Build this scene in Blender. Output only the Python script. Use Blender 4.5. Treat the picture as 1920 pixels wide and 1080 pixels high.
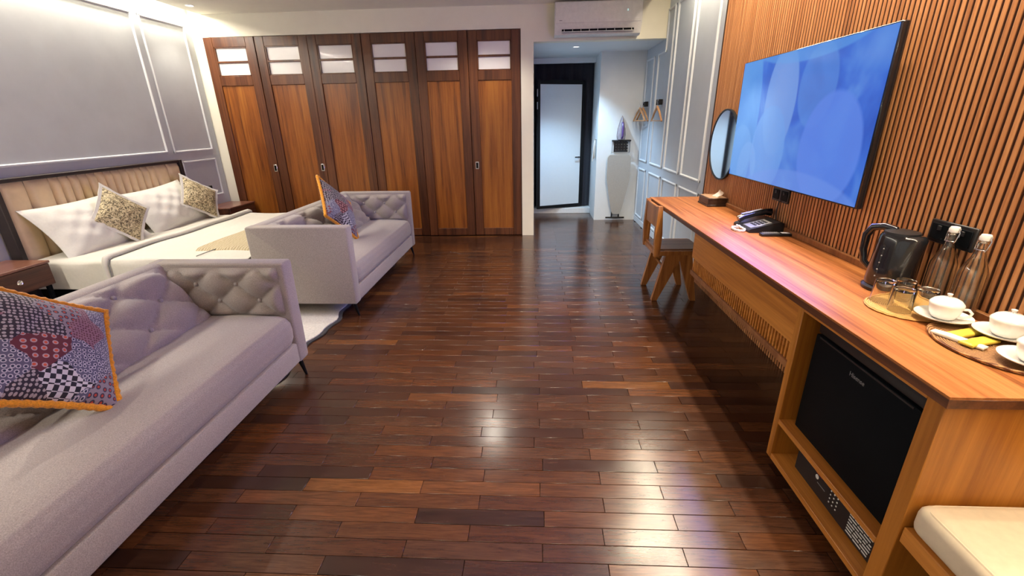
import bpy, bmesh, math, random
from mathutils import Vector, Matrix
random.seed(7)
scene = bpy.context.scene
C = scene.collection
for o in list(bpy.data.objects):
    bpy.data.objects.remove(o, do_unlink=True)

# ------------------------------------------------------------------ camera
YAW, PITCH, ROLL = -5.44974496e-02, 3.58439051e-01, -1.82820508e-02
cam_d = bpy.data.cameras.new('camera')
cam = bpy.data.objects.new('camera', cam_d)
C.objects.link(cam)
cy_, sy_ = math.cos(YAW), math.sin(YAW)
cp_, sp_ = math.cos(PITCH), math.sin(PITCH)
fw = Vector((sy_ * cp_, cy_ * cp_, -sp_))
r0 = Vector((cy_, -sy_, 0))
u0 = r0.cross(fw)
cr_, sr_ = math.cos(ROLL), math.sin(ROLL)
rt = cr_ * r0 + sr_ * u0
up = -sr_ * r0 + cr_ * u0
mw = Matrix((rt, up, -fw)).transposed().to_4x4()
mw.translation = Vector((0, 0, 1.4))
cam.matrix_world = mw
cam_d.sensor_width = 36.0
cam_d.lens = 836.158 / 1920 * 36.0
cam_d.clip_start = 0.02
scene.camera = cam

# ------------------------------------------------------------------ world, exposure
world = bpy.data.worlds.new('world')
scene.world = world
world.use_nodes = True
world.node_tree.nodes['Background'].inputs[0].default_value = (1.0, 0.96, 0.90, 1)
world.node_tree.nodes['Background'].inputs[1].default_value = 0.5
vs = scene.view_settings
vs.view_transform = 'Standard'
vs.look = 'None'
vs.gamma = 1.0
vs.exposure = 0.5
vs.use_curve_mapping = False

# ------------------------------------------------------------------ large lights: hidden LED strips in the two ceiling coves
def area(name, loc, rot, sx, sy, power, col, spread=180):
    l = bpy.data.lights.new(name, 'AREA')
    l.shape = 'RECTANGLE'
    l.size, l.size_y, l.energy, l.color = sx, sy, power, col
    l.spread = math.radians(spread)
    o = bpy.data.objects.new(name, l)
    C.objects.link(o)
    o.location = loc
    o.rotation_euler = rot
    return o
WARM = (1.0, 0.84, 0.62)
SOFTW = (1.0, 0.90, 0.76)
COOL = (0.52, 0.76, 1.0)
area('cove_led_light_left', (-3.925, 1.9, 2.64), (0, math.radians(-30), 0), 0.05, 7.4, 108, SOFTW)
area('cove_led_light_right', (1.345, 1.5, 2.71), (0, math.radians(28), 0), 0.07, 6.6, 115, WARM)
SPOT_DESK, SPOT_ROOM, SPOT_CORR = 26, 46, 110
# portal for the fill light through an added window, unseen behind the viewer
portal = area('fill_window_portal', (-1.2, -1.85, 1.45), (math.radians(90), 0, 0), 3.2, 1.7, 1, (1, 1, 1))
portal.data.cycles.is_portal = True

# ------------------------------------------------------------------ helpers
class B:
    """collects shapes in one bmesh"""
    def __init__(s):
        s.bm = bmesh.new()
    def box(s, x0, x1, y0, y1, z0, z1, bev=0.0, seg=1, m=None):
        mat = Matrix.Translation(((x0 + x1) / 2, (y0 + y1) / 2, (z0 + z1) / 2)) @ Matrix.Diagonal((abs(x1 - x0), abs(y1 - y0), abs(z1 - z0), 1))
        if m is not None:
            mat = m @ mat
        r = bmesh.ops.create_cube(s.bm, size=1.0, matrix=mat)
        if bev > 0:
            es = list({e for v in r['verts'] for e in v.link_edges})
            bmesh.ops.bevel(s.bm, geom=es, offset=bev, segments=seg, profile=0.5, affect='EDGES', clamp_overlap=True)
        return s
    def faces(s, vs_, fs):
        v = [s.bm.verts.new(p) for p in vs_]
        for f in fs:
            try:
                s.bm.faces.new([v[i] for i in f])
            except ValueError:
                pass
        return s
    def prism(s, poly, z0, z1, fn=lambda a, b, c: (a, b, c)):
        """extrude a 2-D outline; fn maps (a, b, depth) to xyz"""
        n = len(poly)
        vs_ = [fn(a, b, z0) for a, b in poly] + [fn(a, b, z1) for a, b in poly]
        fs = [list(range(n))[::-1], list(range(n, 2 * n))] + [[i, (i + 1) % n, n + (i + 1) % n, n + i] for i in range(n)]
        return s.faces(vs_, fs)
    def lathe(s, prof, c=(0, 0, 0), n=24, cap=True, axis='z'):
        rings = []
        for r, z in prof:
            ring = []
            for k in range(n):
                a = 2 * math.pi * k / n
                p = (r * math.cos(a), r * math.sin(a), z)
                if axis == 'x':
                    p = (p[2], p[0], p[1])
                elif axis == 'y':
                    p = (p[0], p[2], p[1])
                ring.append(s.bm.verts.new((c[0] + p[0], c[1] + p[1], c[2] + p[2])))
            rings.append(ring)
        for a, b in zip(rings, rings[1:]):
            for k in range(n):
                s.bm.faces.new((a[k], a[(k + 1) % n], b[(k + 1) % n], b[k]))
        if cap:
            s.bm.faces.new(rings[0][::-1])
            s.bm.faces.new(rings[-1])
        return s
    def tube(s, pts, r, n=8, closed=False, cap=True):
        pts = [Vector(p) for p in pts]
        rs = r if isinstance(r, (list, tuple)) else [r] * len(pts)
        rings = []
        m = len(pts)
        prev = None
        for i, p in enumerate(pts):
            a = pts[(i - 1) % m] if (closed or i > 0) else p
            b = pts[(i + 1) % m] if (closed or i < m - 1) else p
            t = (b - a).normalized()
            if prev is None:
                ref = Vector((0, 0, 1)) if abs(t.z) < 0.9 else Vector((1, 0, 0))
                e1 = t.cross(ref).normalized()
            else:
                e1 = (prev - t * prev.dot(t)).normalized()
            prev = e1
            e2 = t.cross(e1)
            rings.append([s.bm.verts.new(p + rs[i] * (math.cos(2 * math.pi * k / n) * e1 + math.sin(2 * math.pi * k / n) * e2)) for k in range(n)])
        rng = range(m) if closed else range(m - 1)
        for i in rng:
            a, b = rings[i], rings[(i + 1) % m]
            for k in range(n):
                s.bm.faces.new((a[k], a[(k + 1) % n], b[(k + 1) % n], b[k]))
        if not closed and cap:
            s.bm.faces.new(rings[0][::-1])
            s.bm.faces.new(rings[-1])
        return s
    def grid(s, nu, nv, fn):
        vs_ = [[s.bm.verts.new(fn(i / nu, j / nv)) for j in range(nv + 1)] for i in range(nu + 1)]
        for i in range(nu):
            for j in range(nv):
                s.bm.faces.new((vs_[i][j], vs_[i + 1][j], vs_[i + 1][j + 1], vs_[i][j + 1]))
        return s
    def sphere(s, c, r, sx=1, sy=1, sz=1, u=12, v=8):
        bmesh.ops.create_uvsphere(s.bm, u_segments=u, v_segments=v, radius=r, matrix=Matrix.Translation(c) @ Matrix.Diagonal((sx, sy, sz, 1)))
        return s
    def mesh(s, name, ang=38):
        bmesh.ops.remove_doubles(s.bm, verts=s.bm.verts, dist=1e-6)
        bmesh.ops.recalc_face_normals(s.bm, faces=s.bm.faces)
        lim = math.radians(ang)
        for f in s.bm.faces:
            f.smooth = True
        for e in s.bm.edges:
            if len(e.link_faces) == 2 and e.calc_face_angle(0) > lim:
                e.smooth = False
        me = bpy.data.meshes.new(name)
        s.bm.to_mesh(me)
        s.bm.free()
        return me

def link(name, data, parent=None, loc=None):
    o = bpy.data.objects.new(name, data)
    C.objects.link(o)
    if parent is not None:
        o.parent = parent
    if loc is not None:
        o.location = loc
    return o
def obj(name, b, mat, parent=None, world_xyz=True, ang=38, label=None):
    """one mesh object; its shapes are in world coordinates unless world_xyz is False"""
    if parent is not None and world_xyz:
        off = Vector((0, 0, 0))
        p = parent
        while p is not None:
            off += p.location
            p = p.parent
        bmesh.ops.translate(b.bm, verts=b.bm.verts, vec=-off)
        o = link(name, b.mesh(name, ang), parent)
    elif parent is None and world_xyz:
        xs = [v.co for v in b.bm.verts]
        c = Vector(((min(v.x for v in xs) + max(v.x for v in xs)) / 2, (min(v.y for v in xs) + max(v.y for v in xs)) / 2, min(v.z for v in xs)))
        bmesh.ops.translate(b.bm, verts=b.bm.verts, vec=-c)
        o = link(name, b.mesh(name, ang), None, c)
    else:
        o = link(name, b.mesh(name, ang), parent)
    o.data.materials.append(mat)
    if label:
        o['label'] = label
    return o
def tag(o, label, cat, group=None):
    o['label'] = label
    o['category'] = cat
    if group:
        o['group'] = group
    return o
def thing(name, loc, label, cat, group=None):
    o = link(name, None, None, loc)
    o.empty_display_size = 0.1
    return tag(o, label, cat, group)
def struct(o, label=None):
    o['kind'] = 'structure'
    if label:
        o['label'] = label
    return o
def place(o, c, xdir, ydir):
    """set rotation so local x and y follow the two directions"""
    x = Vector(xdir).normalized()
    y = Vector(ydir)
    y = (y - x * y.dot(x)).normalized()
    z = x.cross(y)
    m = Matrix((x, y, z)).transposed().to_4x4()
    m.translation = Vector(c)
    o.matrix_world = m
    return o
def copy_tree(root):
    r = root.copy()
    C.objects.link(r)
    for ch in root.children:
        c = ch.copy()
        C.objects.link(c)
        c.parent = r
        for g in ch.children:
            d = g.copy()
            C.objects.link(d)
            d.parent = c
    return r
def text_mesh(name, s, size, ext, mat, parent, m):
    cu = bpy.data.curves.new(name, 'FONT')
    cu.body = s
    cu.size = size
    cu.extrude = ext
    cu.align_x = 'CENTER'
    t = bpy.data.objects.new(name + '_tmp', cu)
    C.objects.link(t)
    bpy.context.view_layer.update()
    me = bpy.data.meshes.new_from_object(t.evaluated_get(bpy.context.evaluated_depsgraph_get()))
    bpy.data.objects.remove(t, do_unlink=True)
    me.transform(m)
    me.materials.clear()
    me.materials.append(mat)
    o = link(name, me, parent)
    return o

# ------------------------------------------------------------------ materials
def new_mat(name):
    m = bpy.data.materials.new(name)
    m.use_nodes = True
    nt = m.node_tree
    p = nt.nodes['Principled BSDF']
    return m, nt, p
def lk(nt, a, b):
    nt.links.new(a, b)
def node(nt, t, **kw):
    n = nt.nodes.new(t)
    for k, v in kw.items():
        setattr(n, k, v)
    return n
def ramp(nt, fac, stops, interp='LINEAR'):
    r = node(nt, 'ShaderNodeValToRGB')
    r.color_ramp.interpolation = interp
    els = r.color_ramp.elements
    while len(els) < len(stops):
        els.new(0.5)
    for e, (p, c) in zip(els, stops):
        e.position = p
        e.color = (*c, 1)
    if fac is not None:
        lk(nt, fac, r.inputs[0])
    return r
def coords(nt, scale=(1, 1, 1), src='Object', rnd=False):
    tc = node(nt, 'ShaderNodeTexCoord')
    mp = node(nt, 'ShaderNodeMapping')
    mp.inputs['Scale'].default_value = scale
    lk(nt, tc.outputs[src], mp.inputs[0])
    if rnd:
        oi = node(nt, 'ShaderNodeObjectInfo')
        ml = node(nt, 'ShaderNodeMath', operation='MULTIPLY')
        ml.inputs[1].default_value = 37.0
        lk(nt, oi.outputs['Random'], ml.inputs[0])
        cb = node(nt, 'ShaderNodeCombineXYZ')
        for k in range(3):
            lk(nt, ml.outputs[0], cb.inputs[k])
        lk(nt, cb.outputs[0], mp.inputs['Location'])
    return mp.outputs[0]
def noise(nt, vec, scale, detail=4, rough=0.6, dist=0.0):
    n = node(nt, 'ShaderNodeTexNoise')
    n.inputs['Scale'].default_value = scale
    n.inputs['Detail'].default_value = detail
    n.inputs['Roughness'].default_value = rough
    n.inputs['Distortion'].default_value = dist
    lk(nt, vec, n.inputs['Vector'])
    return n.outputs['Fac']
def bump(nt, p, h, strength=0.3, dist=0.01):
    b = node(nt, 'ShaderNodeBump')
    b.inputs['Strength'].default_value = strength
    b.inputs['Distance'].default_value = dist
    lk(nt, h, b.inputs['Height'])
    lk(nt, b.outputs[0], p.inputs['Normal'])
def mixc(nt, fac, a, b, blend='MIX'):
    m = node(nt, 'ShaderNodeMix', data_type='RGBA', blend_type=blend)
    if isinstance(fac, float):
        m.inputs[0].default_value = fac
    else:
        lk(nt, fac, m.inputs[0])
    for s, i in ((a, 6), (b, 7)):
        if isinstance(s, tuple):
            m.inputs[i].default_value = (*s, 1)
        else:
            lk(nt, s, m.inputs[i])
    return m.outputs[2]
def plain(name, col, rough=0.5, metal=0.0, spec=0.5, noise_amt=0.06, nscale=30, bmp=0.0, coat=0.0, trans=0.0, emit=None, es=0.0, ior=1.45):
    m, nt, p = new_mat(name)
    v = coords(nt)
    f = noise(nt, v, nscale, 3)
    a = tuple(max(0, c * (1 - noise_amt)) for c in col)
    b = tuple(min(1, c * (1 + noise_amt)) for c in col)
    r = ramp(nt, f, [(0.3, a), (0.7, b)])
    lk(nt, r.outputs[0], p.inputs['Base Color'])
    p.inputs['Roughness'].default_value = rough
    p.inputs['Metallic'].default_value = metal
    p.inputs['Specular IOR Level'].default_value = spec
    p.inputs['Coat Weight'].default_value = coat
    p.inputs['Transmission Weight'].default_value = trans
    p.inputs['IOR'].default_value = ior
    if emit:
        p.inputs['Emission Color'].default_value = (*emit, 1)
        p.inputs['Emission Strength'].default_value = es
    if bmp:
        bump(nt, p, f, bmp, 0.004)
    return m
def wood(name, c0, c1, c2, axis, rough=0.35, fine=60, long=1.6, coat=0.15, rnd=True, bmp=0.12, spec=0.4):
    m, nt, p = new_mat(name)
    sc = [fine * 0.18] * 3
    sc[axis] = long * 0.18
    v = coords(nt, tuple(sc), rnd=rnd)
    sc2 = [fine] * 3
    sc2[axis] = long
    v2 = coords(nt, tuple(sc2), rnd=rnd)
    big = noise(nt, v, 1.0, 3, 0.55, 1.2)
    fin = noise(nt, v2, 1.6, 5, 0.7, 0.3)
    mx = node(nt, 'ShaderNodeMath', operation='MULTIPLY_ADD')
    lk(nt, fin, mx.inputs[0])
    mx.inputs[1].default_value = 0.45
    sm = node(nt, 'ShaderNodeMath', operation='MULTIPLY')
    lk(nt, big, sm.inputs[0])
    sm.inputs[1].default_value = 0.6
    lk(nt, sm.outputs[0], mx.inputs[2])
    r = ramp(nt, mx.outputs[0], [(0.39, c0), (0.51, c1), (0.64, c2)])
    lk(nt, r.outputs[0], p.inputs['Base Color'])
    p.inputs['Roughness'].default_value = rough
    p.inputs['Specular IOR Level'].default_value = spec
    p.inputs['Coat Weight'].default_value = coat
    p.inputs['Coat Roughness'].default_value = rough * 0.7
    bump(nt, p, fin, bmp, 0.002)
    return m
def fabric(name, col, var=0.12, scale=260, rough=0.9, bmp=0.25, sheen=0.3, big=0.0):
    m, nt, p = new_mat(name)
    v = coords(nt)
    f = noise(nt, v, scale, 2, 0.7)
    a = tuple(c * (1 - var) for c in col)
    b = tuple(min(1, c * (1 + var)) for c in col)
    r = ramp(nt, f, [(0.3, a), (0.7, b)])
    lk(nt, r.outputs[0], p.inputs['Base Color'])
    p.inputs['Roughness'].default_value = rough
    p.inputs['Specular IOR Level'].default_value = 0.2
    p.inputs['Sheen Weight'].default_value = sheen
    if big:
        g = noise(nt, v, big, 4, 0.6, 0.6)
        bump(nt, p, g, 0.45, 0.016)
    else:
        bump(nt, p, f, bmp, 0.002)
    return m

M = {}
M['white_wall'] = plain('white_paint', (0.77, 0.745, 0.62), 0.75, noise_amt=0.02, nscale=6)
M['corridor_paint'] = plain('corridor_paint', (0.68, 0.72, 0.74), 0.7, noise_amt=0.02, nscale=6)
M['ceiling'] = plain('ceiling_paint', (0.86, 0.845, 0.74), 0.85, noise_amt=0.02, nscale=4)
M['grey_wall'] = plain('grey_wall_paint', (0.53, 0.56, 0.565), 0.62, noise_amt=0.035, nscale=5, bmp=0.05)
M['grey_mould'] = plain('grey_moulding_paint', (0.68, 0.70, 0.71), 0.5, noise_amt=0.02)
M['blue_wall'] = plain('pale_blue_grey_paint', (0.43, 0.475, 0.53), 0.6, noise_amt=0.03, nscale=4)
M['blue_mould'] = plain('pale_moulding_paint', (0.58, 0.62, 0.66), 0.5, noise_amt=0.02)
M['slat'] = wood('slat_wood', (0.2842, 0.1047, 0.0324), (0.4168, 0.1729, 0.0593), (0.5304, 0.2457, 0.0942), 2, 0.5, 50, 1.2, 0.05)
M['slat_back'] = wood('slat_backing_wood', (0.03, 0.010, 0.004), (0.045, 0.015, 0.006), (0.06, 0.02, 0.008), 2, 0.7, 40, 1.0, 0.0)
M['slat_flank_shade'] = wood('slat_flank_painted_shade', (0.085, 0.03, 0.012), (0.12, 0.042, 0.016), (0.15, 0.055, 0.02), 2, 0.6, 40, 1.0, 0.0)  # slat wood darkened to stand for the shade in the grooves
M['desk_top'] = wood('desk_top_wood', (0.1955, 0.0608, 0.0168), (0.3400, 0.1209, 0.0336), (0.4590, 0.1911, 0.0595), 1, 0.42, 55, 1.3, 0.0, rnd=False, spec=0.22)
M['desk_edge'] = wood('desk_edge_wood', (0.06, 0.02, 0.009), (0.10, 0.034, 0.014), (0.15, 0.052, 0.02), 1, 0.35, 60, 1.5)
M['desk_front'] = wood('desk_front_wood', (0.3432, 0.1190, 0.0180), (0.4760, 0.1808, 0.0285), (0.5978, 0.2474, 0.0465), 1, 0.38, 50, 1.5, 0.1)
M['desk_side'] = wood('desk_side_wood', (0.2861, 0.0932, 0.0104), (0.3815, 0.1399, 0.0163), (0.4769, 0.1865, 0.0262), 2, 0.4, 45, 1.4, 0.1)
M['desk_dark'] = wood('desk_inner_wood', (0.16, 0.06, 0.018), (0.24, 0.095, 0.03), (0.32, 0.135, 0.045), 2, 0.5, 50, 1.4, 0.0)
M['chair_wood'] = wood('chair_wood', (0.20, 0.07, 0.017), (0.33, 0.125, 0.03), (0.45, 0.19, 0.05), 2, 0.38, 60, 2.5, 0.15)
M['chair_seat'] = wood('chair_seat_wood', (0.16, 0.06, 0.022), (0.24, 0.10, 0.038), (0.31, 0.14, 0.06), 0, 0.35, 60, 2.5, 0.2)
M['door_panel'] = wood('door_panel_wood', (0.1107, 0.0289, 0.0053), (0.2279, 0.0692, 0.0095), (0.3126, 0.1114, 0.0169), 2, 0.33, 42, 1.6, 0.2)
M['door_frame'] = wood('door_frame_wood', (0.0451, 0.0138, 0.0053), (0.0943, 0.0292, 0.0097), (0.1476, 0.0516, 0.0176), 2, 0.33, 48, 1.6, 0.2)
M['dark_wood'] = wood('dark_nightstand_wood', (0.05, 0.018, 0.010), (0.085, 0.03, 0.017), (0.13, 0.05, 0.028), 1, 0.3, 50, 1.5, 0.2)
M['night_top'] = wood('nightstand_top_wood', (0.13, 0.05, 0.03), (0.19, 0.08, 0.05), (0.25, 0.11, 0.07), 1, 0.28, 50, 1.5, 0.2)
M['sofa'] = fabric('sofa_fabric', (0.315, 0.28, 0.262), 0.26, 300)
M['sofa_button'] = fabric('sofa_button_fabric', (0.33, 0.30, 0.30), 0.1, 320)
M['black_metal'] = plain('black_metal', (0.012, 0.012, 0.013), 0.4, 0.6)
M['black_plastic'] = plain('black_plastic', (0.013, 0.013, 0.015), 0.35)
M['black_gloss'] = plain('black_gloss_plastic', (0.010, 0.010, 0.012), 0.12, coat=0.4)
M['black_matte'] = plain('black_matte', (0.004, 0.0055, 0.007), 0.5, spec=0.08)
M['dark_void'] = plain('dark_recess', (0.006, 0.006, 0.006), 0.9, spec=0.1)
M['chrome'] = plain('chrome_metal', (0.75, 0.75, 0.76), 0.18, 1.0)
M['grey_metal'] = plain('grey_metal', (0.35, 0.36, 0.37), 0.35, 0.8)
M['white_plastic'] = plain('white_plastic', (0.66, 0.655, 0.61), 0.35)
M['white_trim'] = plain('white_trim_plastic', (0.74, 0.74, 0.72), 0.35)
M['porcelain'] = plain('white_porcelain', (0.78, 0.765, 0.72), 0.12, coat=0.5, noise_amt=0.01)
M['linen'] = fabric('white_linen', (0.62, 0.60, 0.54), 0.03, 60, 0.85, sheen=0.1, big=3.0)
M['pillow_linen'] = fabric('pillow_linen', (0.68, 0.665, 0.62), 0.03, 60, 0.85, sheen=0.1, big=5.0)
M['piping'] = fabric('grey_piping', (0.20, 0.20, 0.19), 0.1, 100)
M['headboard'] = plain('cream_leather', (0.72, 0.555, 0.335), 0.42, noise_amt=0.05, nscale=14, bmp=0.05)
M['head_frame'] = plain('headboard_frame', (0.035, 0.027, 0.025), 0.35)
M['cream_cushion'] = fabric('cream_cushion_leather', (0.66, 0.56, 0.40), 0.04, 40, 0.6, 0.05, 0.0)
M['rug'] = fabric('white_rug_pile', (0.62, 0.60, 0.54), 0.14, 90, 0.95, 0.6)
M['rug_edge'] = fabric('black_rug_binding', (0.012, 0.011, 0.012), 0.2, 120)
M['curtain'] = fabric('black_curtain_cloth', (0.022, 0.021, 0.028), 0.15, 60, 0.8, 0.1, 0.4)
M['door_white'] = plain('white_door_panel', (0.62, 0.68, 0.72), 0.3, noise_amt=0.01)
M['milk_glass'] = plain('milk_glass', (0.80, 0.79, 0.77), 0.15, noise_amt=0.01, coat=0.3)
M['board_cloth'] = fabric('ironing_board_cloth', (0.36, 0.34, 0.31), 0.06, 120)
M['hanger_wood'] = wood('hanger_wood', (0.42, 0.2, 0.08), (0.55, 0.29, 0.13), (0.64, 0.37, 0.18), 1, 0.4, 60, 3)
M['tissue'] = fabric('tissue_paper', (0.80, 0.76, 0.66), 0.03, 40, 0.9, sheen=0.0)
M['tissue_top'] = wood('tissue_box_lid', (0.30, 0.17, 0.09), (0.38, 0.23, 0.13), (0.44, 0.28, 0.17), 1, 0.4)
M['tissue_box'] = wood('tissue_box_wood', (0.016, 0.009, 0.006), (0.03, 0.016, 0.010), (0.05, 0.028, 0.018), 1, 0.35)
M['paper'] = plain('sachet_paper', (0.78, 0.74, 0.64), 0.6)
M['yellow'] = plain('yellow_sachet', (0.58, 0.45, 0.06), 0.35)
M['silver'] = plain('sachet_print_grey', (0.30, 0.29, 0.28), 0.35)
M['orange_fringe'] = fabric('orange_fringe', (0.72, 0.30, 0.02), 0.25, 160, 0.9, 0.8)
M['red'] = plain('red_print', (0.35, 0.02, 0.02), 0.4)
M['white_print'] = plain('white_print', (0.62, 0.62, 0.6), 0.4)
M['grey_print'] = plain('grey_print', (0.22, 0.22, 0.22), 0.4)
M['swing_white'] = plain('swing_cap', (0.75, 0.75, 0.72), 0.25)

def glass_mat(name, tint, rough=0.0):
    m, nt, p = new_mat(name)
    p.inputs['Base Color'].default_value = (*tint, 1)
    p.inputs['Transmission Weight'].default_value = 1.0
    p.inputs['Roughness'].default_value = rough
    p.inputs['IOR'].default_value = 1.45
    v = coords(nt)
    bump(nt, p, noise(nt, v, 25, 2), 0.05, 0.003)
    return m
M['glass'] = glass_mat('clear_glass', (0.97, 0.97, 0.94))
M['bottle_glass'] = glass_mat('bottle_glass', (0.95, 0.95, 0.90))

def mirror_mat():
    m, nt, p = new_mat('mirror_glass')
    v = coords(nt)
    r = ramp(nt, noise(nt, v, 3, 1), [(0.3, (0.80, 0.84, 0.85)), (0.7, (0.82, 0.86, 0.87))])
    lk(nt, r.outputs[0], p.inputs['Base Color'])
    p.inputs['Metallic'].default_value = 1.0
    p.inputs['Roughness'].default_value = 0.03
    return m
M['mirror'] = mirror_mat()

def plank_mat(name, src):
    m, nt, p = new_mat(name)
    at = node(nt, 'ShaderNodeAttribute')
    at.attribute_type = src
    at.attribute_name = 'color' if src == 'OBJECT' else 'tone'
    v = coords(nt, (2.2, 26, 26), rnd=(src == 'OBJECT'))
    v2 = coords(nt, (9, 120, 120), rnd=(src == 'OBJECT'))
    a = noise(nt, v, 1.5, 4, 0.6, 1.5)
    b = noise(nt, v2, 1.4, 4, 0.7, 0.4)
    r = ramp(nt, a, [(0.3, (0.62, 0.60, 0.58)), (0.55, (1.0, 1.0, 1.0)), (0.75, (1.28, 1.25, 1.2))])
    r2 = ramp(nt, b, [(0.32, (0.68, 0.66, 0.64)), (0.6, (1.08, 1.06, 1.04))])
    c = mixc(nt, 1.0, at.outputs['Color'], r.outputs[0], 'MULTIPLY')
    c = mixc(nt, 1.0, c, r2.outputs[0], 'MULTIPLY')
    lk(nt, c, p.inputs['Base Color'])
    vs2 = coords(nt, (5, 5, 5))
    sc = noise(nt, vs2, 2.0, 5, 0.65)
    rr = ramp(nt, sc, [(0.3, (0.17,) * 3), (0.7, (0.26,) * 3)])
    lk(nt, rr.outputs[0], p.inputs['Roughness'])
    p.inputs['Specular IOR Level'].default_value = 0.45
    p.inputs['Coat Weight'].default_value = 0.35
    p.inputs['Coat Roughness'].default_value = 0.2
    bump(nt, p, b, 0.04, 0.001)
    return m
M['plank'] = plank_mat('floor_plank_wood', 'OBJECT')
M['plank_field'] = plank_mat('floor_plank_field_wood', 'GEOMETRY')

def damask():
    m, nt, p = new_mat('damask_cushion_cloth')
    v = coords(nt)
    w = node(nt, 'ShaderNodeTexWave')
    w.wave_type = 'RINGS'
    w.inputs['Scale'].default_value = 12
    w.inputs['Distortion'].default_value = 14
    w.inputs['Detail'].default_value = 2
    w.inputs['Detail Scale'].default_value = 3
    lk(nt, v, w.inputs[0])
    r = ramp(nt, w.outputs['Fac'], [(0.0, (0.10, 0.08, 0.045)), (0.22, (0.22, 0.18, 0.10)), (0.38, (0.50, 0.41, 0.22)), (1.0, (0.62, 0.53, 0.34))])
    g = noise(nt, v, 45, 2)
    r2 = ramp(nt, g, [(0.38, (0.45, 0.4, 0.35)), (0.5, (1, 1, 1))])
    c = mixc(nt, 0.8, r.outputs[0], r2.outputs[0], 'MULTIPLY')
    lk(nt, c, p.inputs['Base Color'])
    p.inputs['Roughness'].default_value = 0.6
    bump(nt, p, w.outputs['Fac'], 0.5, 0.004)
    return m
M['damask'] = damask()

def runner():
    m, nt, p = new_mat('bed_runner_cloth')
    v = coords(nt, (1, 1, 1))
    w = node(nt, 'ShaderNodeTexWave')
    w.inputs['Scale'].default_value = 14
    w.inputs['Distortion'].default_value = 6
    w.inputs['Detail'].default_value = 3
    lk(nt, v, w.inputs[0])
    r = ramp(nt, w.outputs['Fac'], [(0.0, (0.36, 0.29, 0.17)), (0.5, (0.45, 0.38, 0.24)), (1.0, (0.52, 0.45, 0.31))])
    lk(nt, r.outputs[0], p.inputs['Base Color'])
    p.inputs['Roughness'].default_value = 0.85
    bump(nt, p, w.outputs['Fac'], 0.6, 0.004)
    return m
M['runner'] = runner()

def patchwork():
    m, nt, p = new_mat('patchwork_cloth')
    v = coords(nt)
    vo = node(nt, 'ShaderNodeTexVoronoi', distance='MANHATTAN')
    vo.voronoi_dimensions = '2D'
    vo.inputs['Scale'].default_value = 8.5
    lk(nt, v, vo.inputs['Vector'])
    sep = node(nt, 'ShaderNodeSeparateColor')
    lk(nt, vo.outputs['Color'], sep.inputs[0])
    cell = sep.outputs[0]
    # gingham
    ck = node(nt, 'ShaderNodeTexChecker')
    ck.inputs['Scale'].default_value = 60
    ck.inputs[1].default_value = (0.62, 0.62, 0.64, 1)
    ck.inputs[2].default_value = (0.012, 0.012, 0.02, 1)
    lk(nt, v, ck.inputs[0])
    def dots(scale, th, c_in, c_out, ring=None):
        d = node(nt, 'ShaderNodeTexVoronoi')
        d.voronoi_dimensions = '2D'
        d.inputs['Scale'].default_value = scale
        d.inputs['Randomness'].default_value = 0.35
        lk(nt, v, d.inputs['Vector'])
        st = [(0.0, c_in), (th, c_out)] if ring is None else [(0.0, c_in), (th * 0.55, ring), (th, c_out)]
        return ramp(nt, d.outputs['Distance'], st, 'CONSTANT').outputs[0]
    pats = [ck.outputs[0],
            dots(42, 0.34, (0.50, 0.06, 0.03), (0.27, 0.24, 0.27), (0.03, 0.03, 0.06)),
            dots(75, 0.34, (0.40, 0.36, 0.36), (0.025, 0.018, 0.03)),
            dots(36, 0.30, (0.62, 0.10, 0.04), (0.13, 0.02, 0.03), (0.45, 0.35, 0.36)),
            dots(60, 0.40, (0.02, 0.03, 0.07), (0.11, 0.11, 0.17), (0.5, 0.5, 0.55)),
            dots(50, 0.30, (0.60, 0.22, 0.05), (0.05, 0.035, 0.03), (0.3, 0.28, 0.26)),
            dots(90, 0.30, (0.10, 0.02, 0.03), (0.30, 0.16, 0.20))]
    col = pats[0]
    for i, q in enumerate(pats[1:], 1):
        gt = node(nt, 'ShaderNodeMath', operation='GREATER_THAN')
        lk(nt, cell, gt.inputs[0])
        gt.inputs[1].default_value = i / len(pats)
        col = mixc(nt, gt.outputs[0], col, q)
    lk(nt, col, p.inputs['Base Color'])
    p.inputs['Roughness'].default_value = 0.75
    p.inputs['Sheen Weight'].default_value = 0.1
    return m
M['patchwork'] = patchwork()

def woven(name, c0, c1, sc):
    m, nt, p = new_mat(name)
    v = coords(nt)
    w = node(nt, 'ShaderNodeTexWave')
    w.wave_type = 'RINGS'
    w.rings_direction = 'Z'
    w.inputs['Scale'].default_value = sc
    w.inputs['Distortion'].default_value = 1.5
    w.inputs['Detail'].default_value = 2
    w.inputs['Detail Scale'].default_value = 12
    lk(nt, v, w.inputs[0])
    n2 = noise(nt, v, 170, 2)
    mm = node(nt, 'ShaderNodeMath', operation='MULTIPLY')
    lk(nt, w.outputs['Fac'], mm.inputs[0])
    lk(nt, n2, mm.inputs[1])
    r = ramp(nt, mm.outputs[0], [(0.08, c0), (0.5, c1)])
    lk(nt, r.outputs[0], p.inputs['Base Color'])
    p.inputs['Roughness'].default_value = 0.65
    bump(nt, p, w.outputs['Fac'], 0.8, 0.002)
    return m
M['straw'] = woven('woven_straw', (0.42, 0.20, 0.045), (0.72, 0.46, 0.14), 60)
M['rattan'] = woven('woven_rattan', (0.14, 0.05, 0.02), (0.52, 0.28, 0.10), 50)

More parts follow.
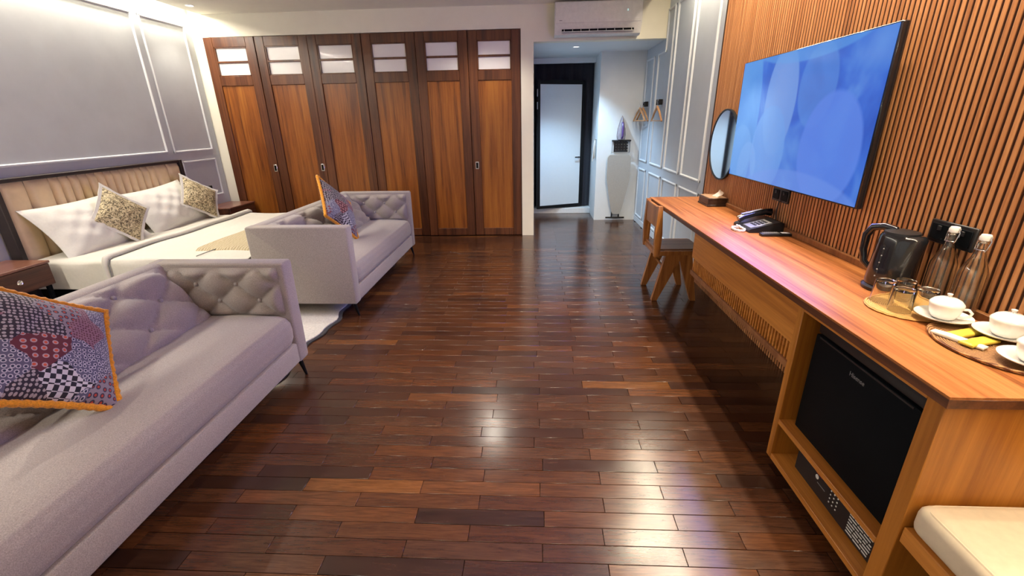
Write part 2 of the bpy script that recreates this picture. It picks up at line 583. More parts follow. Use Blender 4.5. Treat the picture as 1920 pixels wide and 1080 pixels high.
def tv_screen():
    m, nt, p = new_mat('tv_screen_picture')
    p.inputs['Base Color'].default_value = (0.004, 0.005, 0.008, 1)
    p.inputs['Roughness'].default_value = 0.12
    v = coords(nt)
    f = noise(nt, v, 2.2, 3, 0.5, 1.0)
    col = ramp(nt, f, [(0.34, (0.030, 0.115, 0.62)), (0.5, (0.055, 0.19, 0.80)), (0.68, (0.14, 0.35, 0.92))]).outputs[0]
    sx = node(nt, 'ShaderNodeSeparateXYZ')
    lk(nt, v, sx.inputs[0])
    # pale shapes of the picture: (y, z, ry, rz, strength, colour)
    shapes = [(0.52, -0.02, 0.17, 0.50, 0.65, (0.14, 0.42, 0.95)),
              (0.13, 0.10, 0.17, 0.30, 0.95, (0.19, 0.38, 0.90)),
              (-0.20, 0.16, 0.16, 0.20, 0.55, (0.13, 0.34, 0.88)),
              (0.19, -0.16, 0.20, 0.25, 0.85, (0.17, 0.40, 0.95)),
              (-0.38, -0.13, 0.24, 0.27, 0.85, (0.13, 0.29, 0.95)),
              (0.54, -0.19, 0.16, 0.17, 0.5, (0.20, 0.45, 0.97)),
              (0.42, -0.28, 0.13, 0.16, 0.5, (0.24, 0.46, 0.97)),
              (-0.05, 0.40, 0.55, 0.12, 0.6, (0.14, 0.42, 0.95)),
              (-0.15, -0.42, 0.60, 0.18, 0.55, (0.19, 0.36, 0.97))]
    for (a, b, ra, rb, s, c) in shapes:
        def sq(out, off, rad):
            s1 = node(nt, 'ShaderNodeMath', operation='SUBTRACT')
            lk(nt, out, s1.inputs[0])
            s1.inputs[1].default_value = off
            s2 = node(nt, 'ShaderNodeMath', operation='DIVIDE')
            lk(nt, s1.outputs[0], s2.inputs[0])
            s2.inputs[1].default_value = rad
            s3 = node(nt, 'ShaderNodeMath', operation='POWER')
            lk(nt, s2.outputs[0], s3.inputs[0])
            s3.inputs[1].default_value = 2.0
            return s3.outputs[0]
        ad = node(nt, 'ShaderNodeMath', operation='ADD')
        lk(nt, sq(sx.outputs[1], a, ra), ad.inputs[0])
        lk(nt, sq(sx.outputs[2], b, rb), ad.inputs[1])
        mr = node(nt, 'ShaderNodeMapRange')
        mr.inputs['From Min'].default_value = 0.86
        mr.inputs['From Max'].default_value = 1.0
        mr.inputs['To Min'].default_value = s
        mr.inputs['To Max'].default_value = 0.0
        lk(nt, ad.outputs[0], mr.inputs['Value'])
        col = mixc(nt, mr.outputs[0], col, c)
    lk(nt, col, p.inputs['Emission Color'])
    p.inputs['Emission Strength'].default_value = 0.56
    return m
M['tv_screen'] = tv_screen()

def emis(name, col, s):
    m, nt, p = new_mat(name)
    p.inputs['Base Color'].default_value = (0.8, 0.8, 0.8, 1)
    p.inputs['Emission Color'].default_value = (*col, 1)
    p.inputs['Emission Strength'].default_value = s
    return m
M['lamp_warm'] = emis('lamp_diffuser_warm', (1, 0.93, 0.82), 6)
M['lamp_cool'] = emis('lamp_diffuser_cool', (0.9, 0.96, 1), 3)
M['led_warm'] = emis('led_tape', (1, 0.86, 0.66), 4)
M['led_teal'] = emis('display_teal', (0.25, 0.8, 0.75), 0.6)

# ================================================================== SETTING
XL, XR, YB, YF, ZC = -3.985, 1.47, 5.695, -1.8, 2.60
XS = 1.45                                       # face of the wooden slats
YE = 7.137                                      # end of the corridor

# floor: a dark bed with planks laid across the room
floor = obj('floor', B().box(XL - 0.1, XR + 0.1, YF - 0.1, 7.7, -0.06, -0.004), M['dark_void'])
struct(floor, 'dark brown strip-plank wooden floor with a glossy finish')
PW, PL = 0.0705, 0.485
TONES = [(0.0617, 0.0217, 0.0090), (0.0776, 0.0286, 0.0109), (0.0518, 0.0187, 0.0085), (0.1044, 0.0374, 0.0125), (0.0696, 0.0276, 0.0125),
         (0.0418, 0.0157, 0.0085), (0.1094, 0.0404, 0.0133), (0.0895, 0.0306, 0.0101), (0.0597, 0.0246, 0.0125), (0.1492, 0.0572, 0.0155), (0.0338, 0.0138, 0.0078)]
TW = [16, 14, 13, 7, 12, 9, 2.5, 11, 10, 0.7, 4]
rnd = random.Random(11)
planks = []
row = 0
y = YF
while y < 7.6:
    off = (0.0 if row % 2 else PL / 2) + rnd.uniform(-0.03, 0.03)
    x = XL - PL + (off + 0.117) % PL
    while x < XR:
        a, b = max(x, XL), min(x + PL, XR)
        if b - a > 0.03:
            planks.append((a, b, y, y + PW, rnd.choices(TONES, TW)[0]))
        x += PL
    y += PW
    row += 1
def seen(pl):
    cx, cyy = (pl[0] + pl[1]) / 2, (pl[2] + pl[3]) / 2
    if cx < -1.32 or cyy < 0.75 or cx > 1.0 or cyy > 7.1:
        return 1e9
    if cyy > YB and cx < -0.1:
        return 1e9
    return cx * cx + cyy * cyy + (0 if pl[1] - pl[0] > PL * 0.98 else 1e9)
planks.sort(key=seen)
g = 0.0007
plank_me = B().box(-PL / 2 + g, PL / 2 - g, -PW / 2 + g, PW / 2 - g, -0.008, 0.0, 0.0012).mesh('plank')
plank_me.materials.append(M['plank'])
for k, (a, b, c, d, t) in enumerate(planks[:300]):
    o = link('plank', plank_me, floor)
    o.location = Vector(((a + b) / 2, (c + d) / 2, rnd.uniform(-0.0004, 0.0))) - floor.location
    o.color = (*t, 1)
vs_, fs, cs = [], [], []
for (a, b, c, d, t) in planks[300:]:
    n = len(vs_)
    a, b, c, d = a + g, b - g, c + g, d - g
    vs_ += [(a, c, 0), (b, c, 0), (b, d, 0), (a, d, 0), (a, c, -0.008), (b, c, -0.008), (b, d, -0.008), (a, d, -0.008)]
    fs += [(n, n + 1, n + 2, n + 3), (n, n + 4, n + 5, n + 1), (n + 1, n + 5, n + 6, n + 2), (n + 2, n + 6, n + 7, n + 3), (n + 3, n + 7, n + 4, n)]
    cs += [t] * 5
me = bpy.data.meshes.new('plank_field')
me.from_pydata([tuple(Vector(v) - floor.location) for v in vs_], [], fs)
ca = me.color_attributes.new('tone', 'FLOAT_COLOR', 'CORNER')
for poly, t in zip(me.polygons, cs):
    for li in poly.loop_indices:
        ca.data[li].color = (*t, 1)
me.materials.append(M['plank_field'])
pf = link('plank_field', me, floor)
pf['kind'] = 'stuff'

# ceiling with a cove gap along both side walls
ceil = obj('ceiling', B().box(-3.825, 1.265, YF, YB, ZC, ZC + 0.07).box(XL - 0.1, XR + 0.1, YF - 0.1, YB + 0.1, ZC + 0.24, ZC + 0.30), M['ceiling'])
struct(ceil, 'smooth white dropped ceiling with lit coves along the side walls')
for nm, x in (('led_tape', -3.83), ('led_tape', 1.27)):
    s = 0.008 if x < 0 else -0.008
    o = obj(nm, B().box(x, x + s, YF + 0.1, YB - 0.1, ZC + 0.072, ZC + 0.084), M['led_warm'], ceil)
cc = obj('ceiling_corridor', B().box(-0.02, XR, YB + 0.12, 7.7, 2.232, 2.29), M['corridor_paint'])
struct(cc, 'lower white ceiling of the entrance corridor')

# back wall: white, above the door row and around the corridor opening
wb = B()
wb.box(XL, -3.862, YB, YB + 0.12, 0, 2.84)
wb.box(-3.862, -0.162, YB, YB + 0.12, 2.369, 2.84)
wb.box(-0.162, -0.016, YB, YB + 0.12, 0, 2.84)
wb.box(-0.016, XR, YB, YB + 0.12, 2.232, 2.84)
struct(obj('wall_back', wb, M['white_wall']), 'white wall above and beside the wooden doors and the corridor opening')
struct(obj('wall_closet', B().box(XL, -0.162, YB + 0.10, YB + 0.14, 0, 2.369), M['dark_void']), 'dark space behind the wooden doors')
struct(obj('wall_corridor_left', B().box(-0.10, -0.018, YB + 0.12, 7.7, 0, 2.232), M['corridor_paint']), 'white side wall of the corridor')
struct(obj('wall_corridor_end', B().box(-0.10, XR, 7.6, 7.7, 0, 2.232).box(-0.018, 0.875, YE + 0.03, YE + 0.09, 2.165, 2.232), M['corridor_paint']), 'white wall and lintel at the end of the corridor')
struct(obj('wall_pier', B().box(0.875, XR, 6.622, 7.6, 0, 2.232), M['corridor_paint']), 'white pier wall behind the ironing board')
struct(obj('wall_front', B().box(XL - 0.1, -2.8, YF - 0.1, YF, 0, 2.84).box(0.4, XR + 0.1, YF - 0.1, YF, 0, 2.84).box(-2.8, 0.4, YF - 0.1, YF, 0, 0.6).box(-2.8, 0.4, YF - 0.1, YF, 2.3, 2.84), M['white_wall']), 'white wall behind the viewer')
w1 = link('fill_window_1', None, None, (-1.2, YF - 0.05, 0.6))  # added window, out of view, lets fill light into the room
w1['kind'] = 'structure'
for a, b in ((-2.8, -2.75), (-1.225, -1.175), (0.35, 0.4)):
    obj('frame_post', B().box(a, b, YF - 0.09, YF - 0.02, 0.6, 2.3), M['white_trim'], w1)
for a, b in ((0.6, 0.65), (2.25, 2.3)):
    obj('frame_rail', B().box(-2.75, 0.35, YF - 0.085, YF - 0.025, a, b), M['white_trim'], w1)
struct(obj('trim_1', B().box(-0.018, 0.875, YE, YE + 0.4, 0, 0.085, 0.004), M['white_trim']), 'raised white threshold under the dark curtain')

# left wall, grey with moulded frames
def frame_piece(p, q, depth_axis, base, out, w=0.022, t=0.016):
    """one length of half-round moulding on a wall of constant x from p to q (y, z)"""
    b = B()
    (y0, z0), (y1, z1) = p, q
    s = 1 if out > 0 else -1
    prof = [(-w / 2, 0), (-w / 2, t * 0.45), (-w * 0.2, t), (w * 0.2, t), (w / 2, t * 0.45), (w / 2, 0)]
    hor = abs(y1 - y0) > abs(z1 - z0)
    if hor:
        ring = lambda yy: [(base + s * d, yy, z0 + a) for a, d in prof]
        A, Z = ring(y0 - w / 2), ring(y1 + w / 2)
    else:
        ring = lambda zz: [(base + s * d, y0 + a, zz) for a, d in prof]
        A, Z = ring(z0 - w / 2), ring(z1 + w / 2)
    n = len(prof)
    b.faces(A + Z, [list(range(n)), list(range(n, 2 * n))] + [[i, (i + 1) % n, n + (i + 1) % n, n + i] for i in range(n)])
    return b
wl = obj('wall_left', B().box(XL - 0.1, XL, YF - 0.1, YB + 0.1, 0, 2.84), M['grey_wall'])
struct(wl, 'soft grey panelled wall behind the bed')
def frame_on(wall, base, out, y0, y1, z0, z1, mat, w=0.024):
    for p, q in (((y0, z0), (y1, z0)), ((y0, z1), (y1, z1)), ((y0, z0), (y0, z1)), ((y1, z0), (y1, z1))):
        obj('moulding', frame_piece(p, q, 'x', base, out, w), mat, wall)
for y0, y1, z0, z1 in ((2.05, 4.86, 1.147, 2.47), (4.965, 5.575, 1.139, 2.465), (5.035, 5.58, 0.60, 1.022), (1.45, 1.95, 1.147, 2.47),
                       (-1.2, 1.35, 1.147, 2.47), (2.30, 4.95, 0.30, 1.022)):
    frame_on(wl, XL, 1, y0, y1, z0, z1, M['grey_mould'])

# right wall, pale blue-grey with moulded frames, and the wooden slat wall
wr = obj('wall_right', B().box(XR, XR + 0.1, YF - 0.1, 7.7, 0, 2.84), M['blue_wall'])
struct(wr, 'pale blue grey panelled wall beside the corridor')
for y0, y1 in ((6.17, 6.55), (5.43, 5.97), (4.79, 5.31), (4.14, 4.68)):
    frame_on(wr, XR, -1, y0, y1, 0.105, 0.745, M['blue_mould'])
frame_on(wr, XR, -1, 6.17, 6.55, 0.865, 2.10, M['blue_mould'])
frame_on(wr, XR, -1, 4.79, 5.31, 0.865, 2.50, M['blue_mould'])
frame_on(wr, XR, -1, 4.14, 4.68, 0.865, 2.50, M['blue_mould'])
for p, q in (((5.43, 0.865), (5.97, 0.865)), ((5.97, 0.865), (5.97, 2.10)), ((5.43, 0.865), (5.43, 2.50)), ((5.67, 2.10), (5.97, 2.10)), ((5.67, 2.10), (5.67, 2.50)), ((5.43, 2.50), (5.67, 2.50))):
    obj('moulding', frame_piece(p, q, 'x', XR, -1, 0.024), M['blue_mould'], wr)
struct(obj('baseboard_right', B().box(XR - 0.012, XR, 3.98, 6.622, 0, 0.075, 0.003), M['blue_mould']), 'pale skirting along the panelled wall')
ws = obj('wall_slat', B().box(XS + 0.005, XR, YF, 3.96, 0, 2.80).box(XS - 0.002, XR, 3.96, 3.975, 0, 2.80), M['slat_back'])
struct(ws, 'warm brown vertical slat wall behind the television')
PITCH_S = 0.0265
sw, sd = 0.0172, 0.0075
prof = [(-sw / 2, 0), (-sw / 2, -sd * 0.55), (-sw * 0.34, -sd * 0.92), (-sw * 0.12, -sd), (sw * 0.12, -sd), (sw * 0.34, -sd * 0.92), (sw / 2, -sd * 0.55), (sw / 2, 0)]
slat_me = B().prism(prof, 0.0, 2.80, lambda a, b, c: (b, a, c)).mesh('slat', 60)
slat_me.materials.append(M['slat'])
slat_me.materials.append(M['slat_flank_shade'])      # shade between the slats, painted dark onto their flanks
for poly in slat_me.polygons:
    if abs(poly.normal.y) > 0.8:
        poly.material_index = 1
yy = 3.944
while yy > -1.75:
    o = link('slat', slat_me, ws)
    o.location = Vector((XS + 0.0053, yy, 0)) - ws.location
    yy -= PITCH_S

# six tall wooden doors with milk-glass lights
doors_x = [-3.858, -3.250, -2.625, -1.994, -1.371, -0.769, -0.166]
dlab = ['tall wooden door nearest the grey panelled wall, edge free of its neighbour', 'second wooden door from the grey wall, pull plate on its right',
        'third wooden door from the grey wall', 'fourth wooden door from the grey wall, behind the far sofa arm',
        'fifth wooden door from the grey wall, next to last before the corridor', 'tall wooden door nearest the corridor opening']
pulls = {0: -3.285, 1: -2.675, 5: -0.714}
for i in range(6):
    x0, x1 = doors_x[i] + 0.002, doors_x[i + 1] - 0.002
    d = link('door_%d' % (i + 1), None, None, ((x0 + x1) / 2, YB + 0.03, 0))
    d['kind'] = 'structure'
    d['label'] = dlab[i]
    dy = 0.006 if i % 2 else 0.0
    ya, yb_ = YB - 0.012 + dy, YB + 0.032 + dy
    st = 0.105
    H = 2.365
    for a, b in ((x0, x0 + st), (x1 - st, x1)):
        obj('stile', B().box(a, b, ya, yb_, 0.008, H, 0.004), M['door_frame'], d)
    for z0, z1 in ((0.008, 0.10), (1.85, 1.955), (2.262, H)):
        obj('rail', B().box(x0 + st, x1 - st, ya + 0.003, yb_, z0, z1, 0.003), M['door_frame'], d)
    obj('panel', B().box(x0 + st - 0.01, x1 - st + 0.01, ya + 0.016, yb_ - 0.006, 0.09, 1.86), M['door_panel'], d)
    obj('glazing_bar', B().box(x0 + st - 0.005, x1 - st + 0.005, ya + 0.008, yb_ - 0.006, 2.094, 2.116, 0.003), M['door_frame'], d)
    for z0, z1 in ((1.95, 2.096), (2.114, 2.266)):
        obj('pane', B().box(x0 + st - 0.01, x1 - st + 0.01, ya + 0.024, ya + 0.030, z0, z1), M['milk_glass'], d)
    # beads around the lights
    obj('bead', B().box(x0 + st, x0 + st + 0.012, ya + 0.006, ya + 0.024, 1.955, 2.262).box(x1 - st - 0.012, x1 - st, ya + 0.006, ya + 0.024, 1.955, 2.262)
        .box(x0 + st, x1 - st, ya + 0.006, ya + 0.024, 2.252, 2.262).box(x0 + st, x1 - st, ya + 0.006, ya + 0.024, 1.955, 1.965), M['door_frame'], d)
    if i in pulls:
        px = pulls[i]
        pl = obj('pull_plate', B().box(px - 0.022, px + 0.022, ya - 0.004, ya + 0.002, 0.845, 0.935, 0.003), M['chrome'], d, label='metal flush pull plate')
        obj('recess', B().box(px - 0.012, px + 0.012, ya - 0.0055, ya - 0.003, 0.857, 0.923), M['dark_void'], pl)

# white leaf door with black frame, half open at the end of the corridor
dl = link('door_7', None, None, (0.03, 6.99, 0.10))
dl['kind'] = 'structure'
dl['label'] = 'white door with a black frame standing ajar in the corridor'
ang = math.atan2(0.29, 0.715)
dl.rotation_euler = (0, 0, ang)
W7, H7 = 0.772, 1.84
obj('leaf', B().box(0.045, W7 - 0.055, -0.012, 0.012, 0.045, H7 - 0.055), M['door_white'], dl, False)
for a in ((0, 0.045, 0, H7), (W7 - 0.055, W7, 0, H7)):
    obj('stile', B().box(a[0], a[1], -0.022, 0.022, a[2], a[3], 0.003), M['black_metal'], dl, False)
for a in ((0, 0.045), (H7 - 0.055, H7)):
    obj('rail', B().box(0.045, W7 - 0.055, -0.021, 0.021, a[0], a[1], 0.003), M['black_metal'], dl, False)
h = B().tube([(W7 - 0.085, -0.022, 0.76), (W7 - 0.085, -0.06, 0.76)], 0.008).tube([(W7 - 0.075, -0.06, 0.76), (W7 - 0.16, -0.06, 0.76)], 0.008)
obj('handle', h, M['black_metal'], dl, False)
for z in (1.45, 1.62):
    obj('hinge', B().box(-0.012, 0.004, -0.03, -0.018, z, z + 0.1, 0.002), M['grey_metal'], dl, False)

# ================================================================== LAMPS
def downlight(loc, r, lab, power, col, cone, mat, grp='recessed ceiling downlights', blend=0.6, tilt=(0, 0, 0)):
    t = thing('downlight', loc, lab, 'downlight', grp)
    obj('bezel', B().lathe([(r * 0.78, 0.0), (r * 0.80, -0.006), (r, -0.004), (r * 1.02, 0.0)], (0, 0, 0), 24, cap=False), M['white_trim'], t, False)
    obj('diffuser', B().lathe([(r * 0.8, -0.001), (r * 0.4, -0.002), (0.001, -0.002)], (0, 0, 0), 24), mat, t, False)
    l = bpy.data.lights.new('downlight_lamp', 'SPOT')
    l.energy = power
    l.color = col
    l.spot_size = math.radians(cone)
    l.spot_blend = blend
    l.shadow_soft_size = r * 0.7
    o = bpy.data.objects.new('downlight_lamp', l)
    C.objects.link(o)
    o.parent = t
    o.location = (0, 0, -0.02)
    o.rotation_euler = tilt
    return t
downlight((-3.64, 5.28, ZC), 0.045, 'round recessed downlight in the ceiling above the far nightstand', 12, SOFTW, 100, M['lamp_warm'])
for (x, yv, lab) in ((-0.57, 5.0, 'recessed downlight in the ceiling in front of the fifth wooden door'), (-0.6, 2.9, 'recessed downlight in the ceiling over the middle of the bare floor'),
                     (-0.6, 0.8, 'recessed downlight in the ceiling nearest the viewer over the bare floor'), (-2.5, 3.4, 'recessed downlight in the ceiling over the foot of the bed'),
                     (-2.5, 1.2, 'recessed downlight in the ceiling behind the foreground sofa')):
    downlight((x, yv, ZC), 0.045, lab, SPOT_ROOM, SOFTW, 124 if yv > 4.5 else 66, M['lamp_warm'])
for yv, lab in ((0.55, 'the bench'), (1.25, 'the cups on the tray'), (1.95, 'the desk between kettle and telephone'), (2.65, 'the telephone'), (3.35, 'the tissue box')):
    downlight((1.045, yv, ZC), 0.03, 'small recessed ceiling downlight above ' + lab, SPOT_DESK, WARM, 128, M['lamp_warm'], 'downlights above the desk')
downlight((0.50, 6.13, 2.232), 0.045, 'round recessed downlight in the low corridor ceiling', SPOT_CORR, COOL, 108, M['lamp_cool'])

# ================================================================== BED CORNER
bed = thing('bed', (-3.0, 4.0, 0), 'king bed with a channelled cream headboard against the grey wall', 'bed')
obj('base', B().box(-3.86, -2.16, 3.14, 4.86, 0.05, 0.20, 0.01), M['black_matte'], bed)
obj('mattress', B().box(-3.87, -2.14, 3.10, 4.90, 0.205, 0.44, 0.05, 3), M['linen'], bed)
hb = obj('headboard', B().box(-3.975, -3.93, 3.075, 4.905, 0.1, 1.055, 0.004), M['head_frame'], bed)
for a, b_, z0, z1 in ((3.065, 3.105, 0.1, 1.065), (4.875, 4.915, 0.1, 1.065)):
    obj('headboard_frame', B().box(-3.975, -3.885, a, b_, z0, z1, 0.004), M['head_frame'], hb)
obj('headboard_frame', B().box(-3.975, -3.885, 3.105, 4.875, 1.035, 1.065, 0.004), M['head_frame'], hb)
edges = [3.105, 3.30, 3.484] + [3.484 + (4.541 - 3.484) * k / 13 for k in range(1, 14)] + [4.71, 4.875]
for a, b_ in zip(edges, edges[1:]):
    w_ = b_ - a
    def chan(u, v, a=a, w_=w_):
        d = 0.036 * (1 - abs(2 * u - 1) ** (2.2 if w_ < 0.12 else 4.0)) ** 0.6 if abs(2 * u - 1) < 1 else 0
        tz = max(0.0, (v - 0.97) / 0.03)
        return (-3.925 + d * (1 - tz * tz) + 0.004, a + 0.002 + u * (w_ - 0.004), 0.42 + v * (1.033 - 0.42))
    obj('channel', B().grid(10, 14, chan), M['headboard'], hb, ang=80)

# duvet / sheet draped over the mattress
def duvet_fn(x0, x1, y0, y1, top, drop_to, lift=0.0, wr=0.006, seed=0.0):
    def fn(u, v):
        x = x0 + (x1 - x0) * u
        # path across the bed: drop - top - drop
        Wd = y1 - y0
        Dp = top - drop_to
        L = Wd + 2 * Dp
        s = v * L
        rr = 0.05
        if s < Dp:
            yy_, zz = y0 - 0.012 * (1 - s / Dp), drop_to + s
            k = max(0.0, (s - (Dp - rr)) / rr)
            yy_ += 0.02 * k * k
        elif s > Dp + Wd:
            q = s - Dp - Wd
            yy_, zz = y1 + 0.012 * (q / Dp), top - q
            k = max(0.0, (rr - q) / rr)
            yy_ -= 0.02 * k * k
        else:
            yy_, zz = y0 + (s - Dp), top
            e = min(s - Dp, Dp + Wd - s)
            if e < rr:
                zz -= 0.02 * (1 - e / rr) ** 2
        n1 = math.sin(x * 7 + seed) * math.sin(yy_ * 5.3 + 1.7) + 0.6 * math.sin(x * 13.1 - yy_ * 9 + seed)
        if s < Dp or s > Dp + Wd:
            yy_ += wr * 1.4 * math.sin(x * 17 + seed) * (1 if s < Dp else -1)
        else:
            zz += wr * n1
        return (x, yy_, zz + lift)
    return fn
sh = obj('bed_sheet', B().grid(24, 60, duvet_fn(-3.86, -3.05, 3.085, 4.915, 0.455, 0.235, 0.0, 0.004, 2.0)), M['linen'], ang=80)
tag(sh, 'smooth white fitted sheet under the pillows at the head of the bed', 'sheet')
dv = obj('duvet', B().grid(48, 70, duvet_fn(-3.24, -2.135, 3.07, 4.93, 0.475, 0.225, 0.0, 0.005)), M['linen'], ang=80)
tag(dv, 'white duvet with grey piping tucked over the bed', 'duvet')
fn = duvet_fn(-3.24, -2.135, 3.07, 4.93, 0.482, 0.225, 0.0, 0.005)
obj('fold', B().tube([(p[0] - 0.004, p[1], p[2] + 0.008) for p in (fn(0.0, k / 70) for k in range(1, 70))], 0.024, 8), M['linen'], dv, ang=80)
obj('piping', B().tube([(p[0] + 0.024, p[1] - (0.012 if p[2] < 0.45 and p[1] < 4 else 0), p[2] + 0.001) for p in (fn(0.0, k / 70) for k in range(1, 70))], 0.0045, 6), M['piping'], dv)
obj('piping', B().tube([(p[0], p[1], p[2] + 0.001) for p in (fn(0.62 + 0.1 * (k / 40) ** 2, 0.13 + k / 40 * 0.25) for k in range(41))], 0.0035, 6), M['piping'], dv)
rn = obj('bed_runner', B().grid(16, 50, duvet_fn(-2.70, -2.20, 3.30, 4.90, 0.493, 0.46, 0.0, 0.005)), M['runner'], ang=80)
tag(rn, 'beige knitted runner lying across the foot of the bed', 'bed runner')

def pillow_b(w, h, t, n=20, pinch=0.07, wr=0.0, flange=0.0, seed=0.0):
    b = B()
    def side(sgn):
        def fn(u, v):
            a, c = 2 * u - 1, 2 * v - 1
            k = 1.0 - flange
            ai, ci = min(1, abs(a) / k), min(1, abs(c) / k)
            f = max(0.0, (1 - ai ** 2.4)) ** 0.6 * max(0.0, (1 - ci ** 2.4)) ** 0.6
            x = a * w / 2 * (1 - pinch * (1 - c * c))
            y_ = c * h / 2 * (1 - pinch * (1 - a * a))
            z = sgn * (t / 2 * f + 0.003)
            z += wr * f * (math.sin(a * 9 + seed + c * 4) * math.sin(c * 7 - seed) + 0.5 * math.sin(a * 17 - c * 11))
            return (x, y_, z)
        return fn
    b.grid(n, n, side(1))
    b.grid(n, n, side(-1))
    # close the rim
    bmesh.ops.remove_doubles(b.bm, verts=b.bm.verts, dist=1e-5)
    rim = [e for e in b.bm.edges if len(e.link_faces) == 1]
    bmesh.ops.bridge_loops(b.bm, edges=rim)
    return b
def rim_pts(w, h, pinch, n=24):
    pts = []
    for s in range(4):
        for k in range(n):
            t = -1 + 2 * k / n
            a, c = ((t, -1), (1, t), (-t, 1), (-1, -t))[s]
            pts.append((a * w / 2 * (1 - pinch * (1 - c * c)), c * h / 2 * (1 - pinch * (1 - a * a)), 0))
    return pts
for k, (yc, lab) in enumerate(((3.52, 'large white bed pillow nearest the drawer nightstand, leaning on the headboard'), (4.36, 'large white bed pillow on the corridor side, leaning on the headboard'))):
    p = obj('bed_pillow', pillow_b(0.80, 0.50, 0.24, 30, 0.09, 0.011, 0.06, 1.3 + k * 2), M['pillow_linen'], None, False, 80)
    tag(p, lab, 'pillow', 'white pillows on the bed')
    place(p, (-3.745, yc + 0.03, 0.635), (0.0, 1, 0.03 if k == 0 else 0.06), (-0.42, 0, 0.62))
def damask_cushion(c, xdir, ydir, lab, size=0.42):
    t = thing('damask_cushion', (0, 0, 0), lab, 'cushion', 'gold patterned cushions on the bed')
    obj('cover', pillow_b(size * 0.88, size * 0.88, 0.13, 20, 0.08, 0.003), M['damask'], t, False, 80)
    obj('border', B().prism(rim_pts(size, size, 0.08, 10), -0.004, 0.004, lambda a, b, c_: (a, b, c_)) if False else flange_b(size, size * 0.86, 0.08), M['pillow_linen'], t, False, 80, label='white flat border')
    return place(t, c, xdir, ydir)
def flange_b(s0, s1, pinch):
    a, b_ = rim_pts(s0, s0, pinch, 12), rim_pts(s1, s1, pinch, 12)
    n = len(a)
    bb = B()
    w_ = lambda i: 0.004 * math.sin(i * 1.9)
    vs2 = [(p[0], p[1], 0.003 + w_(i)) for i, p in enumerate(a)] + [(p[0], p[1], 0.004) for p in b_] + [(p[0], p[1], -0.003 + w_(i)) for i, p in enumerate(a)] + [(p[0], p[1], -0.004) for p in b_]
    fs2 = []
    for i in range(n):
        j = (i + 1) % n
        fs2 += [[i, j, n + j, n + i], [2 * n + i, 3 * n + i, 3 * n + j, 2 * n + j], [i, 2 * n + i, 2 * n + j, j]]
    return bb.faces(vs2, fs2)
damask_cushion((-3.625, 3.725, 0.690), (0.268, 0.668, -0.60), (-0.22, 0.72, 0.663), 'gold and cream patterned cushion in the middle of the bed pillows')
damask_cushion((-3.615, 4.69, 0.685), (0.33, 0.74, -0.52), (-0.32, 0.66, 0.68), 'gold and cream patterned cushion at the far end of the bed')

def nightstand(y0, y1, lab):
    x0, x1 = XL + 0.012, -3.64
    t = thing('nightstand', ((x0 + x1) / 2, (y0 + y1) / 2, 0), lab, 'nightstand', 'dark wooden nightstands')
    obj('top', B().box(x0, x1 + 0.008, y0, y1, 0.466, 0.484, 0.003), M['night_top'], t)
    obj('body', B().box(x0, x1 - 0.018, y0 + 0.004, y1 - 0.004, 0.30, 0.466), M['dark_wood'], t)
    dr = obj('drawer', B().box(x1 - 0.018, x1, y0 + 0.006, y1 - 0.006, 0.303, 0.463, 0.003), M['dark_wood'], t)
    yc = y0 + (y1 - y0) * 0.5
    obj('knob', B().lathe([(0.020, 0), (0.020, 0.005), (0.014, 0.010), (0.009, 0.008), (0.009, 0.004), (0.0005, 0.004)], (x1, yc, 0.385), 20, axis='x'), M['chrome'], dr, label='round metal ring knob')
    for lx in (x0 + 0.02, x1 - 0.04):
        for ly in (y0 + 0.03, y1 - 0.03):
            obj('leg', B().tube([(lx, ly, 0.0), (lx, ly, 0.30)], [0.012, 0.018], 10), M['black_matte'], t)
nightstand(2.56, 3.03, 'dark wooden nightstand with a round ring knob on the sofa side of the bed')
nightstand(5.15, 5.655, 'dark wooden nightstand between the bed and the wooden doors')
sk = thing('wall_socket', (XL, 5.34, 0.675), 'black socket plate low on the grey wall above the far nightstand', 'socket')
obj('plate', B().box(XL + 0.0005, XL + 0.010, 5.27, 5.41, 0.635, 0.72, 0.003), M['black_plastic'], sk)
obj('insert', B().box(XL + 0.010, XL + 0.012, 5.285, 5.33, 0.65, 0.705).box(XL + 0.010, XL + 0.012, 5.35, 5.395, 0.65, 0.705), M['black_matte'], sk)

